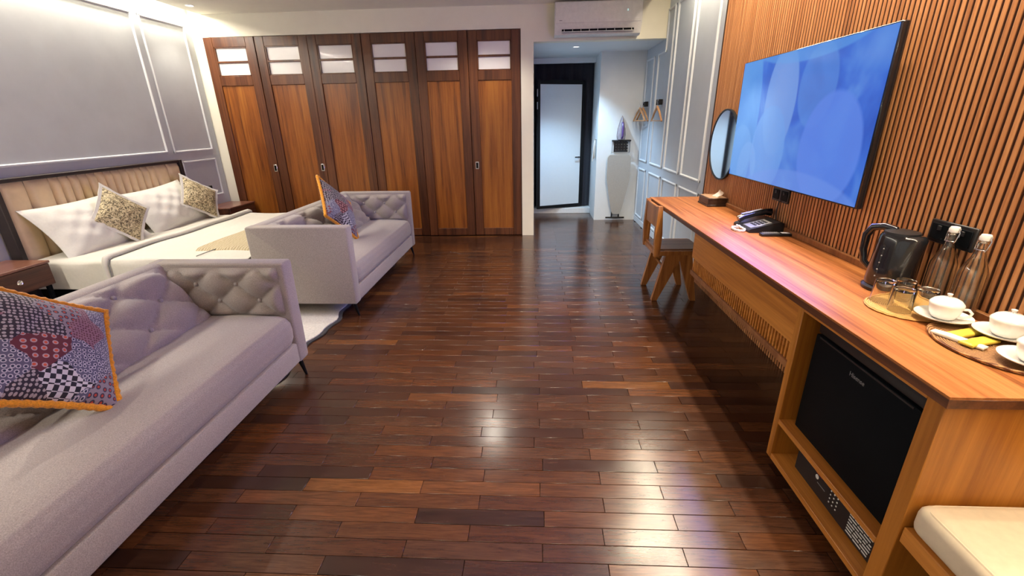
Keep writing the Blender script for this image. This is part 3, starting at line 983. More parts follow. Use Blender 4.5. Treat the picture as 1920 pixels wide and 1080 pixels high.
# ================================================================== SOFAS
def tuft(u_len, v_len, pu, pv, amp, edge=0.12):
    def f(u, v):
        a = (u * u_len) / pu
        b_ = (v * v_len) / pv
        s1, s2 = a / 2 + b_ / 2, a / 2 - b_ / 2
        d1 = abs(s1 - round(s1)) * 2
        d2 = abs(s2 - round(s2)) * 2
        h_ = (math.sin(math.pi / 2 * d1) * math.sin(math.pi / 2 * d2)) ** 0.45
        m_ = min(1.0, min(u, 1 - u) / 0.03) * min(1.0, min(v, 1 - v) / 0.10)
        return amp * h_ * m_
    return f
def make_sofa():
    t = thing('sofa', (0, 0, 0), 'sofa', 'sofa', 'grey tufted sofas')
    L2, XF, XBK = 0.885, 0.375, -0.375
    # local: +x front, y along the sofa
    obj('base', B().box(XBK + 0.01, XF - 0.004, -L2 + 0.09, L2 - 0.09, 0.12, 0.240, 0.012, 2), M['sofa'], t, False)
    def seat_profile():
        b = B()
        ny, poly = 30, []
        prof_ = [(-0.10, 0.244), (0.33, 0.244), (0.362, 0.252), (0.374, 0.275), (0.378, 0.33), (0.372, 0.375), (0.352, 0.405), (0.315, 0.418), (0.2, 0.427), (0.05, 0.428), (-0.10, 0.42)]
        def fn_(u, v):
            k = v * (len(prof_) - 1)
            i = min(int(k), len(prof_) - 2)
            f = k - i
            x = prof_[i][0] * (1 - f) + prof_[i + 1][0] * f
            z = prof_[i][1] * (1 - f) + prof_[i + 1][1] * f
            e = min(u, 1 - u)
            q = max(0.0, 1 - e / 0.025)
            z2 = 0.33 + (z - 0.33) * (1 - 0.12 * q * q)
            x2 = x - (0.012 * q * q if x > 0.3 else 0)
            return (x2, -(L2 - 0.10) + u * 2 * (L2 - 0.10), z2)
        b.grid(44, 40, fn_)
        y_ = L2 - 0.10
        return b
    obj('seat', seat_profile(), M['sofa'], t, False, 80)
    # backrest: a wedge, tufted on its sloping inner face
    bk = B()
    bk.prism([(XBK, 0.12), (-0.06, 0.12), (-0.06, 0.40), (-0.285, 0.695), (-0.30, 0.708), (-0.325, 0.714), (XBK + 0.02, 0.714), (XBK + 0.005, 0.708), (XBK, 0.69)], -L2 + 0.02, L2 - 0.02, lambda a, b_, c: (a, c, b_))
    back = obj('backrest', bk, M['sofa'], t, False)
    Lb = 2 * (L2 - 0.125)
    P0, P1 = Vector((-0.055, 0, 0.405)), Vector((-0.292, 0, 0.700))
    nrm = Vector((P1 - P0).cross(Vector((0, 1, 0)))).normalized()
    if nrm.x < 0:
        nrm = -nrm
    Hb = (P1 - P0).length
    pu, pv = 0.17, 0.105
    tf = tuft(Lb, Hb, pu, pv, 0.055)
    def fb(u, v):
        p = P0.lerp(P1, v) + nrm * (0.002 + tf(u, v))
        return (p.x, -Lb / 2 + u * Lb, p.z)
    obj('tufting', B().grid(int(Lb / 0.016), 26, fb), M['sofa'], back, False, 80)
    bme = B().sphere((0, 0, 0), 0.013, 1, 1, 1, 8, 6).mesh('button')
    bme.materials.append(M['sofa_button'])
    for i in range(1, int(Lb / pu) + 1):
        for j in range(1, int(Hb / pv) + 1):
            if (i + j) % 2 == 0:
                u, v = i * pu / Lb, j * pv / Hb
                if u < 0.97 and v < 0.95:
                    p = P0.lerp(P1, v) + nrm * 0.008
                    o = link('button', bme, back, (p.x, -Lb / 2 + u * Lb, p.z))
    # arms
    for s in (-1, 1):
        ya, yb2 = s * (L2 - 0.098), s * L2
        poly = [(XBK, 0.12), (XF - 0.004, 0.12), (XF, 0.13), (XF + 0.004, 0.70), (XF - 0.006, 0.712), (XBK + 0.01, 0.714), (XBK, 0.705)]
        ab = B()
        n_ = len(poly)
        ring = lambda yv, g_: [(a - (g_ if a > 0 else -g_), yv, min(b_, 0.714 - g_) if b_ > 0.5 else b_ + g_ * 0.3) for a, b_ in poly]
        rings = [ring(ya, 0.012), ring(ya + s * 0.006, 0.003), ring(ya + s * 0.014, 0.0), ring(yb2 - s * 0.014, 0.0), ring(yb2 - s * 0.005, 0.003), ring(yb2, 0.012)]
        vs2 = [p for r_ in rings for p in r_]
        fs2 = [list(range(n_)), list(range(5 * n_, 6 * n_))]
        for k in range(5):
            for i in range(n_):
                j = (i + 1) % n_
                fs2.append([k * n_ + i, k * n_ + j, (k + 1) * n_ + j, (k + 1) * n_ + i])
        ab.faces(vs2, fs2)
        arm = obj('arm', ab, M['sofa'], t, False, 50)
        x0, x1 = -0.34, XF - 0.03
        La, Ha = x1 - x0, 0.28
        ta = tuft(La, Ha, 0.112, 0.095, 0.046)
        yin = ya
        obj('tufting', B().grid(44, 26, lambda u, v: (x0 + u * La, yin - s * (0.001 + ta(u, v)), 0.41 + v * Ha)), M['sofa'], arm, False, 80)
        for i in range(1, 6):
            for j in range(1, 3):
                if (i + j) % 2 == 0:
                    link('button', bme, arm, (x0 + i * 0.112, yin - s * 0.006, 0.41 + j * 0.095))
    for lx in (XBK + 0.06, XF - 0.05):
        for ly in (-L2 + 0.06, L2 - 0.035):
            obj('leg', B().tube([(lx + (0.03 if lx > 0 else -0.02), ly, 0.0 if lx > 0 else 0.0165), (lx, ly, 0.125)], [0.007, 0.017], 10), M['black_metal'], t, False)
    return t
sofa_far = make_sofa()
sofa_far.location = (-1.72, 3.945, 0)
sofa_far['label'] = 'grey tufted two-seat sofa near the wooden doors at the foot of the bed'
sofa_near = copy_tree(sofa_far)
sofa_near.location = (-1.72, 1.41, 0)
sofa_near['label'] = 'grey tufted sofa in the foreground, cut off by the corner of the picture'

def patch_cushion(c, xdir, ydir, lab):
    t = thing('patchwork_cushion', (0, 0, 0), lab, 'cushion', 'patchwork cushions with orange fringe')
    S = 0.44
    obj('cover', pillow_b(S, S, 0.15, 24, 0.06, 0.004), M['patchwork'], t, False, 80)
    pts = rim_pts(S + 0.014, S + 0.014, 0.06, 40)
    rs = [0.0125 + 0.0022 * math.sin(i * 2.3) for i in range(len(pts))]
    obj('fringe', B().tube(pts, rs, 8, True), M['orange_fringe'], t, False, 80, label='thick orange brush fringe')
    return place(t, c, xdir, ydir)
patch_cushion((-1.720, 1.31, 0.676), (0.176, 0.779, -0.603), (-0.42, 0.787, 0.454), 'patchwork cushion with orange fringe on the foreground sofa')
patch_cushion((-1.740, 3.87, 0.695), (0.24, 0.70, -0.62), (-0.36, 0.66, 0.62), 'patchwork cushion with orange fringe on the sofa by the wooden doors')

# rug with a frayed dark edge
def rug_b(inset, z0, z1, bott=False):
    b = B()
    nn = 90
    right = []
    for k in range(nn + 1):
        yv = 0.45 + inset + (4.98 - 0.45 - 2 * inset) * k / nn
        right.append((-1.50 - inset + 0.02 * math.sin(yv * 9) + 0.012 * math.sin(yv * 23 + 1), yv))
    poly = [(-3.35 + inset, 0.45 + inset)] + right + [(-3.35 + inset, 4.98 - inset)]
    return b.prism(poly, z0, z1)
rg = thing('rug', (-2.4, 3.4, 0), 'white shaggy rug with a dark edge under the sofas and bed', 'rug')
obj('edge_binding', rug_b(0.0, 0.001, 0.009), M['rug_edge'], rg)
obj('pile', rug_b(0.028, 0.009, 0.016), M['rug'], rg)

# ================================================================== CORRIDOR THINGS
cu = B()
def curt(u, v):
    x = 0.0 + 0.868 * u
    return (x, 7.30 + 0.022 * math.sin(x * 46) * (0.5 + 0.5 * (1 - v)) + 0.010 * math.sin(x * 19 + v * 3), 0.10 + v * 2.075)
cu.grid(130, 12, curt)
ct = thing('curtain', (0.43, 7.30, 0.1), 'long black curtain hanging behind the ajar white door', 'curtain')
obj('cloth', cu, M['curtain'], ct, ang=80)
obj('rod', B().tube([(-0.01, 7.30, 2.19), (0.87, 7.30, 2.19)], 0.012, 10), M['grey_metal'], ct)

ib = thing('ironing_board', (1.18, 6.60, 0.03), 'tall beige folded ironing board standing against the white pier', 'ironing board')
outline = []
for k in range(41):
    s = k / 40
    z = 0.10 + s * 0.83
    w = 0.045 + 0.115 * min(1, (s / 0.62)) ** 0.75
    if s > 0.94:
        w -= 0.03 * ((s - 0.94) / 0.06) ** 2
    outline.append((w, z))
cx0 = 1.178
poly = [(cx0 + 0.005 + w, z) for w, z in outline] + [(cx0 - w, z) for w, z in outline[::-1]]
obj('cover', B().prism(poly, 6.545, 6.575, lambda a, b_, c: (a, c, b_)), M['board_cloth'], ib)
for dx in (-0.05, 0.05):
    obj('leg', B().tube([(cx0 + dx, 6.595, 0.05), (cx0 + dx * 0.7, 6.595, 0.90)], 0.010, 8), M['black_metal'], ib)
obj('foot_bar', B().tube([(cx0 - 0.14, 6.58, 0.042), (cx0 + 0.13, 6.58, 0.042)], 0.012, 8), M['black_metal'], ib)

ho = thing('iron_holder', (1.20, 6.60, 0.96), 'black wall rack with holes holding the iron above the ironing board', 'wall rack')
hb_ = B()
for i in range(5):
    for j in range(4):
        x_, z_ = 1.105 + i * 0.0385, 0.968 + j * 0.036
        hb_.box(x_, x_ + 0.022, 6.6, 6.621, z_ - 0.002, z_ + 0.036).box(x_ + 0.021, x_ + 0.0385, 6.6, 6.621, z_ - 0.002, z_ + 0.021)
obj('grid_plate', hb_, M['black_plastic'], ho)
obj('top_bar', B().box(1.072, 1.33, 6.555, 6.62, 1.108, 1.128, 0.004), M['black_plastic'], ho)
for x_ in (1.08, 1.322):
    obj('wire_arm', B().tube([(x_, 6.605, 1.11), (x_, 6.575, 1.10), (x_, 6.575, 0.965), (x_, 6.612, 0.958)], 0.0045, 6), M['grey_metal'], ho)
obj('wire_arm', B().tube([(1.08, 6.578, 0.962), (1.322, 6.578, 0.962)], 0.004, 6), M['grey_metal'], ho)

ir = thing('steam_iron', (1.195, 6.58, 1.13), 'chrome and purple steam iron standing upright on the wall rack', 'iron')
sole = [(-0.055, 0.0), (0.055, 0.0), (0.062, 0.06), (0.055, 0.14), (0.035, 0.22), (0.012, 0.29), (0.0, 0.315), (-0.012, 0.29), (-0.035, 0.22), (-0.055, 0.14), (-0.062, 0.06)]
obj('soleplate', B().prism([(1.195 + a, 1.13 + b_) for a, b_ in sole], 6.595, 6.605, lambda a, b_, c: (a, c, b_)), M['chrome'], ir)
bb = B()
n_ = len(sole)
rings = [[(1.195 + a * k, yv, 1.135 + b_ * kz) for a, b_ in sole] for k, kz, yv in ((0.92, 0.95, 6.594), (0.85, 0.9, 6.565), (0.6, 0.78, 6.54), (0.4, 0.6, 6.53))]
fs2 = [list(range(n_)), list(range(3 * n_, 4 * n_))]
for k in range(3):
    for i in range(n_):
        j = (i + 1) % n_
        fs2.append([k * n_ + i, k * n_ + j, (k + 1) * n_ + j, (k + 1) * n_ + i])
bb.faces([p for r_ in rings for p in r_], fs2)
M['iron_body'] = plain('iron_body', (0.27, 0.24, 0.27), 0.2, noise_amt=0.2, nscale=20)
M['purple'] = plain('iron_purple', (0.10, 0.05, 0.20), 0.3)
obj('housing', bb, M['iron_body'], ir)
obj('handle', B().tube([(1.195, 6.53, 1.15), (1.195, 6.495, 1.18), (1.195, 6.49, 1.27), (1.195, 6.515, 1.33), (1.195, 6.535, 1.35)], 0.014, 8), M['purple'], ir)

# cloth on a peg at the pier corner
tw = B()
tw.grid(10, 16, lambda u, v: (0.868 - 0.045 * u * (0.4 + 0.6 * (1 - v)) - 0.004, 6.72 + 0.05 * math.sin(u * 5) * (1 - v) + 0.03 * u, 0.88 + 0.26 * v - 0.05 * u * (1 - v)))
tw.grid(10, 16, lambda u, v: (0.872 - 0.045 * u * (0.4 + 0.6 * (1 - v)) - 0.002, 6.74 + 0.05 * math.sin(u * 5) * (1 - v) + 0.03 * u, 0.88 + 0.26 * v - 0.05 * u * (1 - v)))
wt = thing('hanging_cloth', (0.86, 6.73, 0.88), 'small white cloth hanging at the corner of the corridor pier', 'cloth')
obj('cloth', tw, M['pillow_linen'], wt, ang=80)
obj('peg', B().tube([(0.874, 6.73, 1.13), (0.845, 6.73, 1.14)], 0.006, 8), M['grey_metal'], wt)

# coat hooks and wooden hangers on the pale wall
hangers = ((6.40, 'far'), (5.70, 'near'))
for yv, w in hangers:
    t = thing('coat_hook', (XR, yv, 1.57), 'black double coat hook on the pale wall, %s' % ('the one next to the pier' if w == 'far' else 'the one nearer the desk'), 'hook', 'black coat hooks')
    obj('plate', B().box(XR - 0.012, XR - 0.0005, yv - 0.055, yv + 0.055, 1.565, 1.583, 0.003), M['black_metal'], t)
    for dy in (-0.05, 0.05):
        obj('peg', B().box(XR - 0.045, XR - 0.002, yv + dy - 0.018, yv + dy + 0.018, 1.545, 1.605, 0.004), M['black_metal'], t)
def hanger(yc, z, yaw, lab, dx=0.05):
    t = thing('clothes_hanger', (XR - dx, yc, z), lab, 'hanger', 'wooden clothes hangers')
    w_, hh = 0.20, 0.155
    obj('shoulder', B().tube([(0, -w_, -hh), (0, -w_ * 0.5, -hh * 0.42), (0, 0, 0.0), (0, w_ * 0.5, -hh * 0.42), (0, w_, -hh)], [0.010, 0.013, 0.015, 0.013, 0.010], 8), M['hanger_wood'], t, False)
    obj('trouser_bar', B().tube([(0, -w_, -hh + 0.003), (0, w_, -hh + 0.003)], 0.007, 8), M['hanger_wood'], t, False)
    obj('hook', B().tube([(0, 0, 0.0), (0, 0, 0.035), (0, 0.018, 0.048), (0, 0.02, 0.065), (0, 0.0, 0.074), (0, -0.015, 0.062)], 0.0028, 6), M['chrome'], t, False)
    t.rotation_euler = (0, 0, yaw)
hanger(6.40, 1.525, 0.16, 'wooden clothes hanger on the hook beside the pier')
hanger(6.37, 1.525, 0.16, 'wooden clothes hanger in front of the one beside the pier', 0.095)
hanger(5.66, 1.525, 0.05, 'wooden clothes hanger on the hook nearer the desk')

# air conditioner
ac = thing('air_conditioner', (0.675, 5.60, 2.25), 'white wall-mounted air conditioner above the corridor opening', 'air conditioner')
prof_ac = [(5.694, 2.262), (5.60, 2.255), (5.545, 2.268), (5.498, 2.352), (5.492, 2.37), (5.492, 2.56), (5.51, 2.575), (5.694, 2.578)]
obj('body', B().prism(prof_ac, 0.213, 1.137, lambda a, b_, c: (c, a, b_)), M['white_plastic'], ac)
obj('front_panel', B().box(0.222, 1.128, 5.484, 5.494, 2.372, 2.565, 0.004, 2), M['white_plastic'], ac)
mv = Matrix.Translation((0.675, 5.522, 2.312)) @ Matrix.Rotation(math.radians(-29), 4, 'X')
vent = obj('air_outlet', B().box(-0.385, 0.385, -0.006, 0.004, -0.032, 0.034, m=mv), M['dark_void'], ac)
for k in range(9):
    x_ = -0.36 + k * 0.09
    obj('louvre', B().box(x_ - 0.003, x_ + 0.003, -0.010, -0.003, -0.030, 0.012, m=mv), M['white_plastic'], vent)
obj('flap', B().box(-0.38, 0.38, -0.012, -0.005, 0.004, 0.009, m=mv).box(-0.385, 0.385, -0.012, -0.004, -0.034, -0.027, m=mv), M['white_plastic'], vent)
obj('display', B().box(0.975, 0.985, 5.481, 5.485, 2.468, 2.487), M['led_teal'], ac, label='small lit teal display')
obj('badge', B().box(0.26, 0.29, 5.482, 5.485, 2.392, 2.397), M['grey_print'], ac)
obj('badge', B().box(1.06, 1.105, 5.482, 5.485, 2.402, 2.409), M['white_trim'], ac)

# ================================================================== TELEVISION AND MIRROR
tv = thing('television', (1.37, 2.625, 1.375), 'large flat television showing a blue picture on the slat wall', 'television')
obj('housing', B().box(1.362, 1.392, 1.962, 3.287, 1.022, 1.726, 0.004), M['black_gloss'], tv)
obj('rear_bulge', B().box(1.392, 1.432, 2.15, 3.08, 1.08, 1.50, 0.012, 2), M['black_plastic'], tv)
scr = link('screen', None)
bpy.data.objects.remove(scr, do_unlink=True)
sb = B().box(-0.0012, 0.0012, -0.6545, 0.6545, -0.345, 0.345)
sc_o = obj('screen', sb, M['tv_screen'], tv, False)
sc_o.location = (1.3606 - 1.37, 0.0, 0.0)
tl = area('television_glow', (1.356, 2.625, 1.375), (0, math.radians(90), 0), 0.68, 1.30, 26, (0.26, 0.28, 1.0))
obj('wall_bracket', B().box(1.43, XS - 0.006, 2.42, 2.82, 1.22, 1.46, 0.003), M['black_metal'], tv)
mr = thing('round_mirror', (XS, 3.64, 1.20), 'round mirror with a thin black rim partly behind the television', 'mirror')
obj('glass', B().lathe([(0.247, -0.012), (0.247, -0.016), (0.001, -0.016)], (XS - 0.0035, 3.64, 1.20), 64, axis='x'), M['mirror'], mr)
obj('rim', B().lathe([(0.246, -0.003), (0.246, -0.020), (0.257, -0.020), (0.257, -0.003)], (XS - 0.0035, 3.64, 1.20), 64, cap=False, axis='x'), M['black_metal'], mr)

def socket(y0, y1, z0, z1, lab, n=2):
    t = thing('wall_socket', (XS, (y0 + y1) / 2, z0), lab, 'socket')
    obj('plate', B().box(XS - 0.014, XS - 0.0036, y0, y1, z0, z1, 0.003), M['black_plastic'], t)
    w_ = (y1 - y0) / n
    for k in range(n):
        yc = y0 + w_ * (k + 0.5)
        pi = obj('module', B().box(XS - 0.017, XS - 0.0138, yc - w_ * 0.38, yc + w_ * 0.38, z0 + 0.012, z1 - 0.012, 0.002), M['black_matte'], t)
        obj('switch', B().box(XS - 0.020, XS - 0.0168, yc - 0.008, yc + 0.008, z1 - 0.034, z1 - 0.018, 0.001), M['black_plastic'], pi)
    return t
socket(2.62, 2.80, 0.927, 1.006, 'black double socket plate on the slats just under the television')
socket(1.49, 1.67, 0.965, 1.045, 'black double socket plate on the slats behind the kettle and bottles')
tc = obj('cable', B().tube([(XS - 0.018, 2.70, 0.935), (XS - 0.022, 2.705, 0.88), (XS - 0.015, 2.70, 0.80), (XS - 0.03, 2.70, 0.776)], 0.0035, 6), M['black_plastic'])
tag(tc, 'thin black cable hanging from the socket under the television', 'cable')

# ================================================================== DESK
ZD = 0.77
dk = thing('desk', (1.2, 2.4, 0), 'long built-in wooden desk with fridge cabinet along the slat wall', 'desk')
obj('top', B().box(0.982, XS - 0.004, 0.945, 3.90, ZD - 0.003, ZD, 0.001).box(0.9815, XS - 0.004, 0.9445, 3.9005, ZD - 0.007, ZD - 0.003), M['desk_top'], dk)
obj('top_edge', B().box(0.981, XS - 0.004, 0.944, 3.901, ZD - 0.032, ZD - 0.007, 0.001), M['desk_edge'], dk)
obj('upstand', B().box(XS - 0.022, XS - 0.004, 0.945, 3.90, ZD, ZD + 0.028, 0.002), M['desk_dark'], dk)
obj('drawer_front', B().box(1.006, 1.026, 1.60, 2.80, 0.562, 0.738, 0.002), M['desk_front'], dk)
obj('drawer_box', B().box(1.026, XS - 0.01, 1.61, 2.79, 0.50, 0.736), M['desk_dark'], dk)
vt = obj('vent_frame', B().box(1.03, 1.036, 1.60, 2.80, 0.47, 0.562), M['dark_void'], dk)
vs_me = B().box(-0.005, 0.005, -0.0055, 0.0055, 0.0, 0.085, 0.001).mesh('vent_slat')
vs_me.materials.append(M['desk_front'])
yv = 1.615
while yv < 2.79:
    o = link('vent_slat', vs_me, vt)
    o.location = Vector((1.022, yv, 0.477)) - vt.location - dk.location
    yv += 0.0235
obj('vent_rail', B().box(1.006, 1.04, 1.60, 2.80, 0.45, 0.478, 0.002), M['desk_dark'], dk)
# fridge cabinet
X0, X1 = 0.995, XS - 0.006
obj('cabinet_side', B().box(X0, X1, 1.567, 1.60, 0.045, 0.738, 0.002), M['desk_side'], dk)
obj('cabinet_side', B().box(X0, X1, 0.958, 1.012, 0.045, 0.738, 0.002), M['desk_side'], dk)
obj('cabinet_bottom', B().box(X0, X1, 1.012, 1.567, 0.045, 0.070, 0.002), M['desk_front'], dk)
obj('cabinet_shelf', B().box(X0, X1, 1.012, 1.567, 0.220, 0.242, 0.002), M['desk_front'], dk)
obj('cabinet_header', B().box(X0, X1, 1.012, 1.567, 0.720, 0.738, 0.002), M['desk_front'], dk)
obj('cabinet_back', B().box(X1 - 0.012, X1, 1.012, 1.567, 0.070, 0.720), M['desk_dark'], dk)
obj('plinth', B().box(X0 + 0.08, X1, 1.0, 1.59, 0.0, 0.045), M['black_matte'], dk)

# fridge
fr = thing('mini_fridge', (1.2, 1.28, 0.242), 'black mini fridge inside the desk cabinet', 'fridge')
obj('body', B().box(1.085, 1.40, 1.045, 1.520, 0.252, 0.705, 0.006), M['black_matte'], fr)
fd = obj('door', B().box(1.030, 1.080, 1.045, 1.520, 0.252, 0.655, 0.005, 2), M['black_matte'], fr)
obj('top_trim', B().box(1.034, 1.085, 1.045, 1.520, 0.660, 0.705, 0.006, 2), M['black_plastic'], fr)
obj('finger_grip', B().box(1.0285, 1.0305, 1.07, 1.495, 0.6465, 0.6525), M['black_plastic'], fd)
for yv in (1.07, 1.495):
    obj('foot', B().lathe([(0.012, 0.0), (0.012, 0.011)], (1.10, yv, 0.242), 12), M['black_plastic'], fr)
    obj('foot', B().lathe([(0.012, 0.0), (0.012, 0.011)], (1.38, yv, 0.242), 12), M['black_plastic'], fr)
tm = Matrix(((0, 0, -1, 1.029 - 1.2), (-1, 0, 0, 1.285 - 1.28), (0, 1, 0, 0.602 - 0.242), (0, 0, 0, 1)))
text_mesh('brand_lettering', 'Hisense', 0.022, 0.0006, M['grey_print'], fr, tm)['label'] = 'small grey brand lettering'

# safe
sf = thing('safe_box', (1.2, 1.29, 0.07), 'black electronic safe with keypad under the mini fridge', 'safe')
obj('body', B().box(1.058, 1.40, 1.045, 1.49, 0.0705, 0.205, 0.004), M['black_matte'], sf)
sd_ = obj('door', B().box(1.045, 1.058, 1.052, 1.483, 0.076, 0.200, 0.003), M['black_plastic'], sf)
for i in range(3):
    for j in range(4):
        obj('key', B().sphere((1.0445, 1.235 + i * 0.018, 0.112 + j * 0.016), 0.0032, 0.5, 1, 1, 8, 6), M['white_print'], sd_)
obj('slot_line', B().box(1.0438, 1.0452, 1.205, 1.335, 0.184, 0.187), M['grey_print'], sd_)
obj('badge', B().lathe([(0.009, 0), (0.009, -0.0012)], (1.045, 1.352, 0.148), 16, axis='x'), M['white_print'], sd_)
obj('badge', B().box(1.0438, 1.0452, 1.325, 1.362, 0.162, 0.176), M['red'], sd_, label='small red mark')
obj('badge', B().box(1.0438, 1.0452, 1.300, 1.345, 0.128, 0.1305), M['grey_print'], sd_)
lb = B()
rr_ = random.Random(3)
for k in range(9):
    z_ = 0.187 - k * 0.0118
    yv = 1.172
    while yv > 1.072:
        w_ = min(rr_.uniform(0.012, 0.04), yv - 1.066)
        lb.box(1.0440, 1.0452, yv - w_, yv, z_ - 0.0024, z_ + 0.0024)
        yv -= w_ + 0.004
obj('instruction_print', lb, M['white_print'], sd_, label='rows of tiny white print')
obj('print_border', B().box(1.0440, 1.0452, 1.060, 1.178, 0.1935, 0.1965).box(1.0440, 1.0452, 1.060, 1.0622, 0.165, 0.1965), M['white_print'], sd_)

# bench with cream seat pad
bn = thing('bench', (1.22, 0.3, 0), 'low wooden bench rail frame at the near end of the desk', 'bench')
obj('front_rail', B().box(1.0, 1.03, -0.80, 0.955, 0.30, 0.352, 0.003), M['desk_front'], bn)
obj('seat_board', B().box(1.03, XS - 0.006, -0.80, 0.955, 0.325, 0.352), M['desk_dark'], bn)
for yv in (-0.79, 0.0):
    obj('leg', B().box(1.005, 1.045, yv, yv + 0.04, 0.0, 0.30, 0.003), M['desk_front'], bn)
    obj('leg', B().box(XS - 0.05, XS - 0.01, yv, yv + 0.04, 0.0, 0.325, 0.003), M['desk_front'], bn)
obj('leg', B().box(XS - 0.05, XS - 0.01, 0.90, 0.94, 0.0, 0.325, 0.003), M['desk_front'], bn)
bc = thing('bench_cushion', (1.22, 0.3, 0.352), 'thick cream seat pad on the bench beside the fridge cabinet', 'seat pad')
obj('pad', B().box(1.0, XS - 0.012, -0.80, 0.952, 0.3525, 0.448, 0.03, 4), M['cream_cushion'], bc)
def rr_loop(x0, x1, y0, y1, r, z):
    pts = []
    for cx_, cy2, a0 in ((x1 - r, y1 - r, 0), (x0 + r, y1 - r, 90), (x0 + r, y0 + r, 180), (x1 - r, y0 + r, 270)):
        for k in range(7):
            a = math.radians(a0 + 15 * k)
            pts.append((cx_ + r * math.cos(a), cy2 + r * math.sin(a), z))
    return pts
obj('seam_piping', B().tube(rr_loop(1.014, XS - 0.026, -0.786, 0.938, 0.03, 0.4395), 0.0045, 6, True), M['cream_cushion'], bc)

# ================================================================== CHAIR
ch = thing('desk_chair', (1.15, 3.645, 0), 'wooden chair with V-shaped legs pushed in at the far end of the desk', 'chair')
for s, yv in ((-1, 3.46), (1, 3.83)):
    t2 = 0.019
    mp_ = lambda a, b_, c: (a, c, b_)
    obj('leg', B().prism([(0.981, 0.0), (1.022, 0.0), (1.185, 0.30), (1.20, 0.385), (1.085, 0.385), (1.075, 0.25)][0:1] + [(1.024, 0.0), (1.19, 0.385), (1.06, 0.385)], yv - t2, yv + t2, mp_), M['chair_wood'], ch)
    obj('leg', B().prism([(1.292, 0.0), (1.334, 0.0), (1.265, 0.385), (1.155, 0.385)], yv - t2 - 0.001, yv + t2 - 0.001, mp_), M['chair_wood'], ch)
    obj('back_post', B().prism([(0.968, 0.372), (1.010, 0.372), (1.016, 0.55), (1.000, 0.77), (0.968, 0.77), (0.960, 0.55)], yv - t2 - 0.002, yv + t2 - 0.002, mp_), M['chair_wood'], ch)
    obj('side_rail', B().box(1.005, 1.352, yv - t2, yv + t2, 0.380, 0.418, 0.003), M['chair_wood'], ch)
obj('backrest', B().box(0.970, 0.992, 3.475, 3.815, 0.595, 0.762, 0.005), M['chair_wood'], ch)
obj('seat', B().box(0.985, 1.352, 3.478, 3.812, 0.405, 0.425, 0.004), M['chair_seat'], ch)
obj('rear_rail', B().box(0.975, 1.000, 3.478, 3.812, 0.376, 0.408, 0.003), M['chair_wood'], ch)
obj('stretcher', B().tube([(1.09, 3.47, 0.245), (1.09, 3.82, 0.245)], 0.010, 8), M['chair_wood'], ch)
ch.location.x -= 0.026

# ================================================================== THINGS ON THE DESK
tb = thing('tissue_box', (1.366, 3.52, ZD), 'dark wooden tissue box with a pale lid at the far end of the desk', 'tissue box')
obj('body', B().box(1.296, 1.436, 3.42, 3.62, ZD + 0.0005, ZD + 0.058, 0.004), M['tissue_box'], tb)
obj('base_band', B().box(1.292, 1.440, 3.416, 3.624, ZD + 0.0005, ZD + 0.014, 0.002).box(1.292, 1.440, 3.416, 3.624, ZD + 0.052, ZD + 0.062, 0.002), M['tissue_box'], tb)
obj('lid', B().box(1.303, 1.429, 3.427, 3.613, ZD + 0.060, ZD + 0.066, 0.002), M['tissue_top'], tb)
ts = B()
def tis(off):
    def fn_(u, v):
        a = 2 * u - 1
        return (1.362 + 0.028 * math.sin(v * 2.0) + off + 0.012 * a * a, 3.515 + a * (0.055 - 0.02 * v) - 0.05 * v, ZD + 0.062 + 0.055 * v * (1 - 0.35 * a * a) + 0.004 * math.sin(a * 5))
    return fn_
ts.grid(12, 8, tis(0.0))
ts.grid(12, 8, tis(0.006))
tso = obj('tissue', ts, M['tissue'], ang=80)
tag(tso, 'cream tissue pulled up from the dark tissue box', 'tissue')

ph = thing('telephone', (1.34, 2.69, ZD), 'black desk telephone with silver keypad and curled cord under the television', 'telephone')
obj('body', B().prism([(1.235, ZD + 0.001), (1.425, ZD + 0.001), (1.425, ZD + 0.055), (1.40, ZD + 0.062), (1.245, ZD + 0.024), (1.235, ZD + 0.016)], 2.585, 2.80, lambda a, b_, c: (a, c, b_)), M['black_plastic'], ph)
mk = Matrix.Translation((1.315, 2.655, ZD + 0.0425)) @ Matrix.Rotation(-math.atan2(0.038, 0.155), 4, 'Y')
kp = obj('keypad_plate', B().box(-0.070, 0.050, -0.055, 0.045, -0.001, 0.0025, 0.001, m=mk), M['grey_metal'], ph, label='silver keypad plate')
for i in range(4):
    for j in range(3):
        obj('key', B().box(-0.032 + i * 0.020 - 0.006, -0.032 + i * 0.020 + 0.006, -0.03 + j * 0.024 - 0.008, -0.03 + j * 0.024 + 0.008, 0.002, 0.006, 0.001, m=mk), M['black_plastic'], kp)
hs = obj('handset', B().tube([(1.238, 2.755, ZD + 0.046), (1.27, 2.755, ZD + 0.062), (1.33, 2.755, ZD + 0.078), (1.39, 2.755, ZD + 0.090), (1.425, 2.755, ZD + 0.088)], [0.022, 0.019, 0.016, 0.019, 0.023], 10), M['black_gloss'], ph)
obj('handset_strip', B().box(-0.07, 0.05, -0.012, 0.012, 0.017, 0.0195, 0.001, m=Matrix.Translation((1.325, 2.755, ZD + 0.0775)) @ Matrix.Rotation(-0.24, 4, 'Y')), M['grey_metal'], hs)
cp = []
for k in range(120):
    a = 2 * math.pi * k / 110
    cp.append((1.205 + 0.030 * math.cos(a + 0.8), 2.66 + 0.052 * math.sin(a + 0.8), ZD + 0.009 + 0.0045 * math.sin(k * 1.9) + (0.012 * (k - 100) / 20 if k > 100 else 0)))
obj('cord', B().tube(cp, 0.0048, 6), M['white_trim'], ph, label='pale curled cord lying in a ring')
rc = thing('remote_control', (1.35, 2.515, ZD), 'slim black remote control lying in front of the telephone', 'remote control')
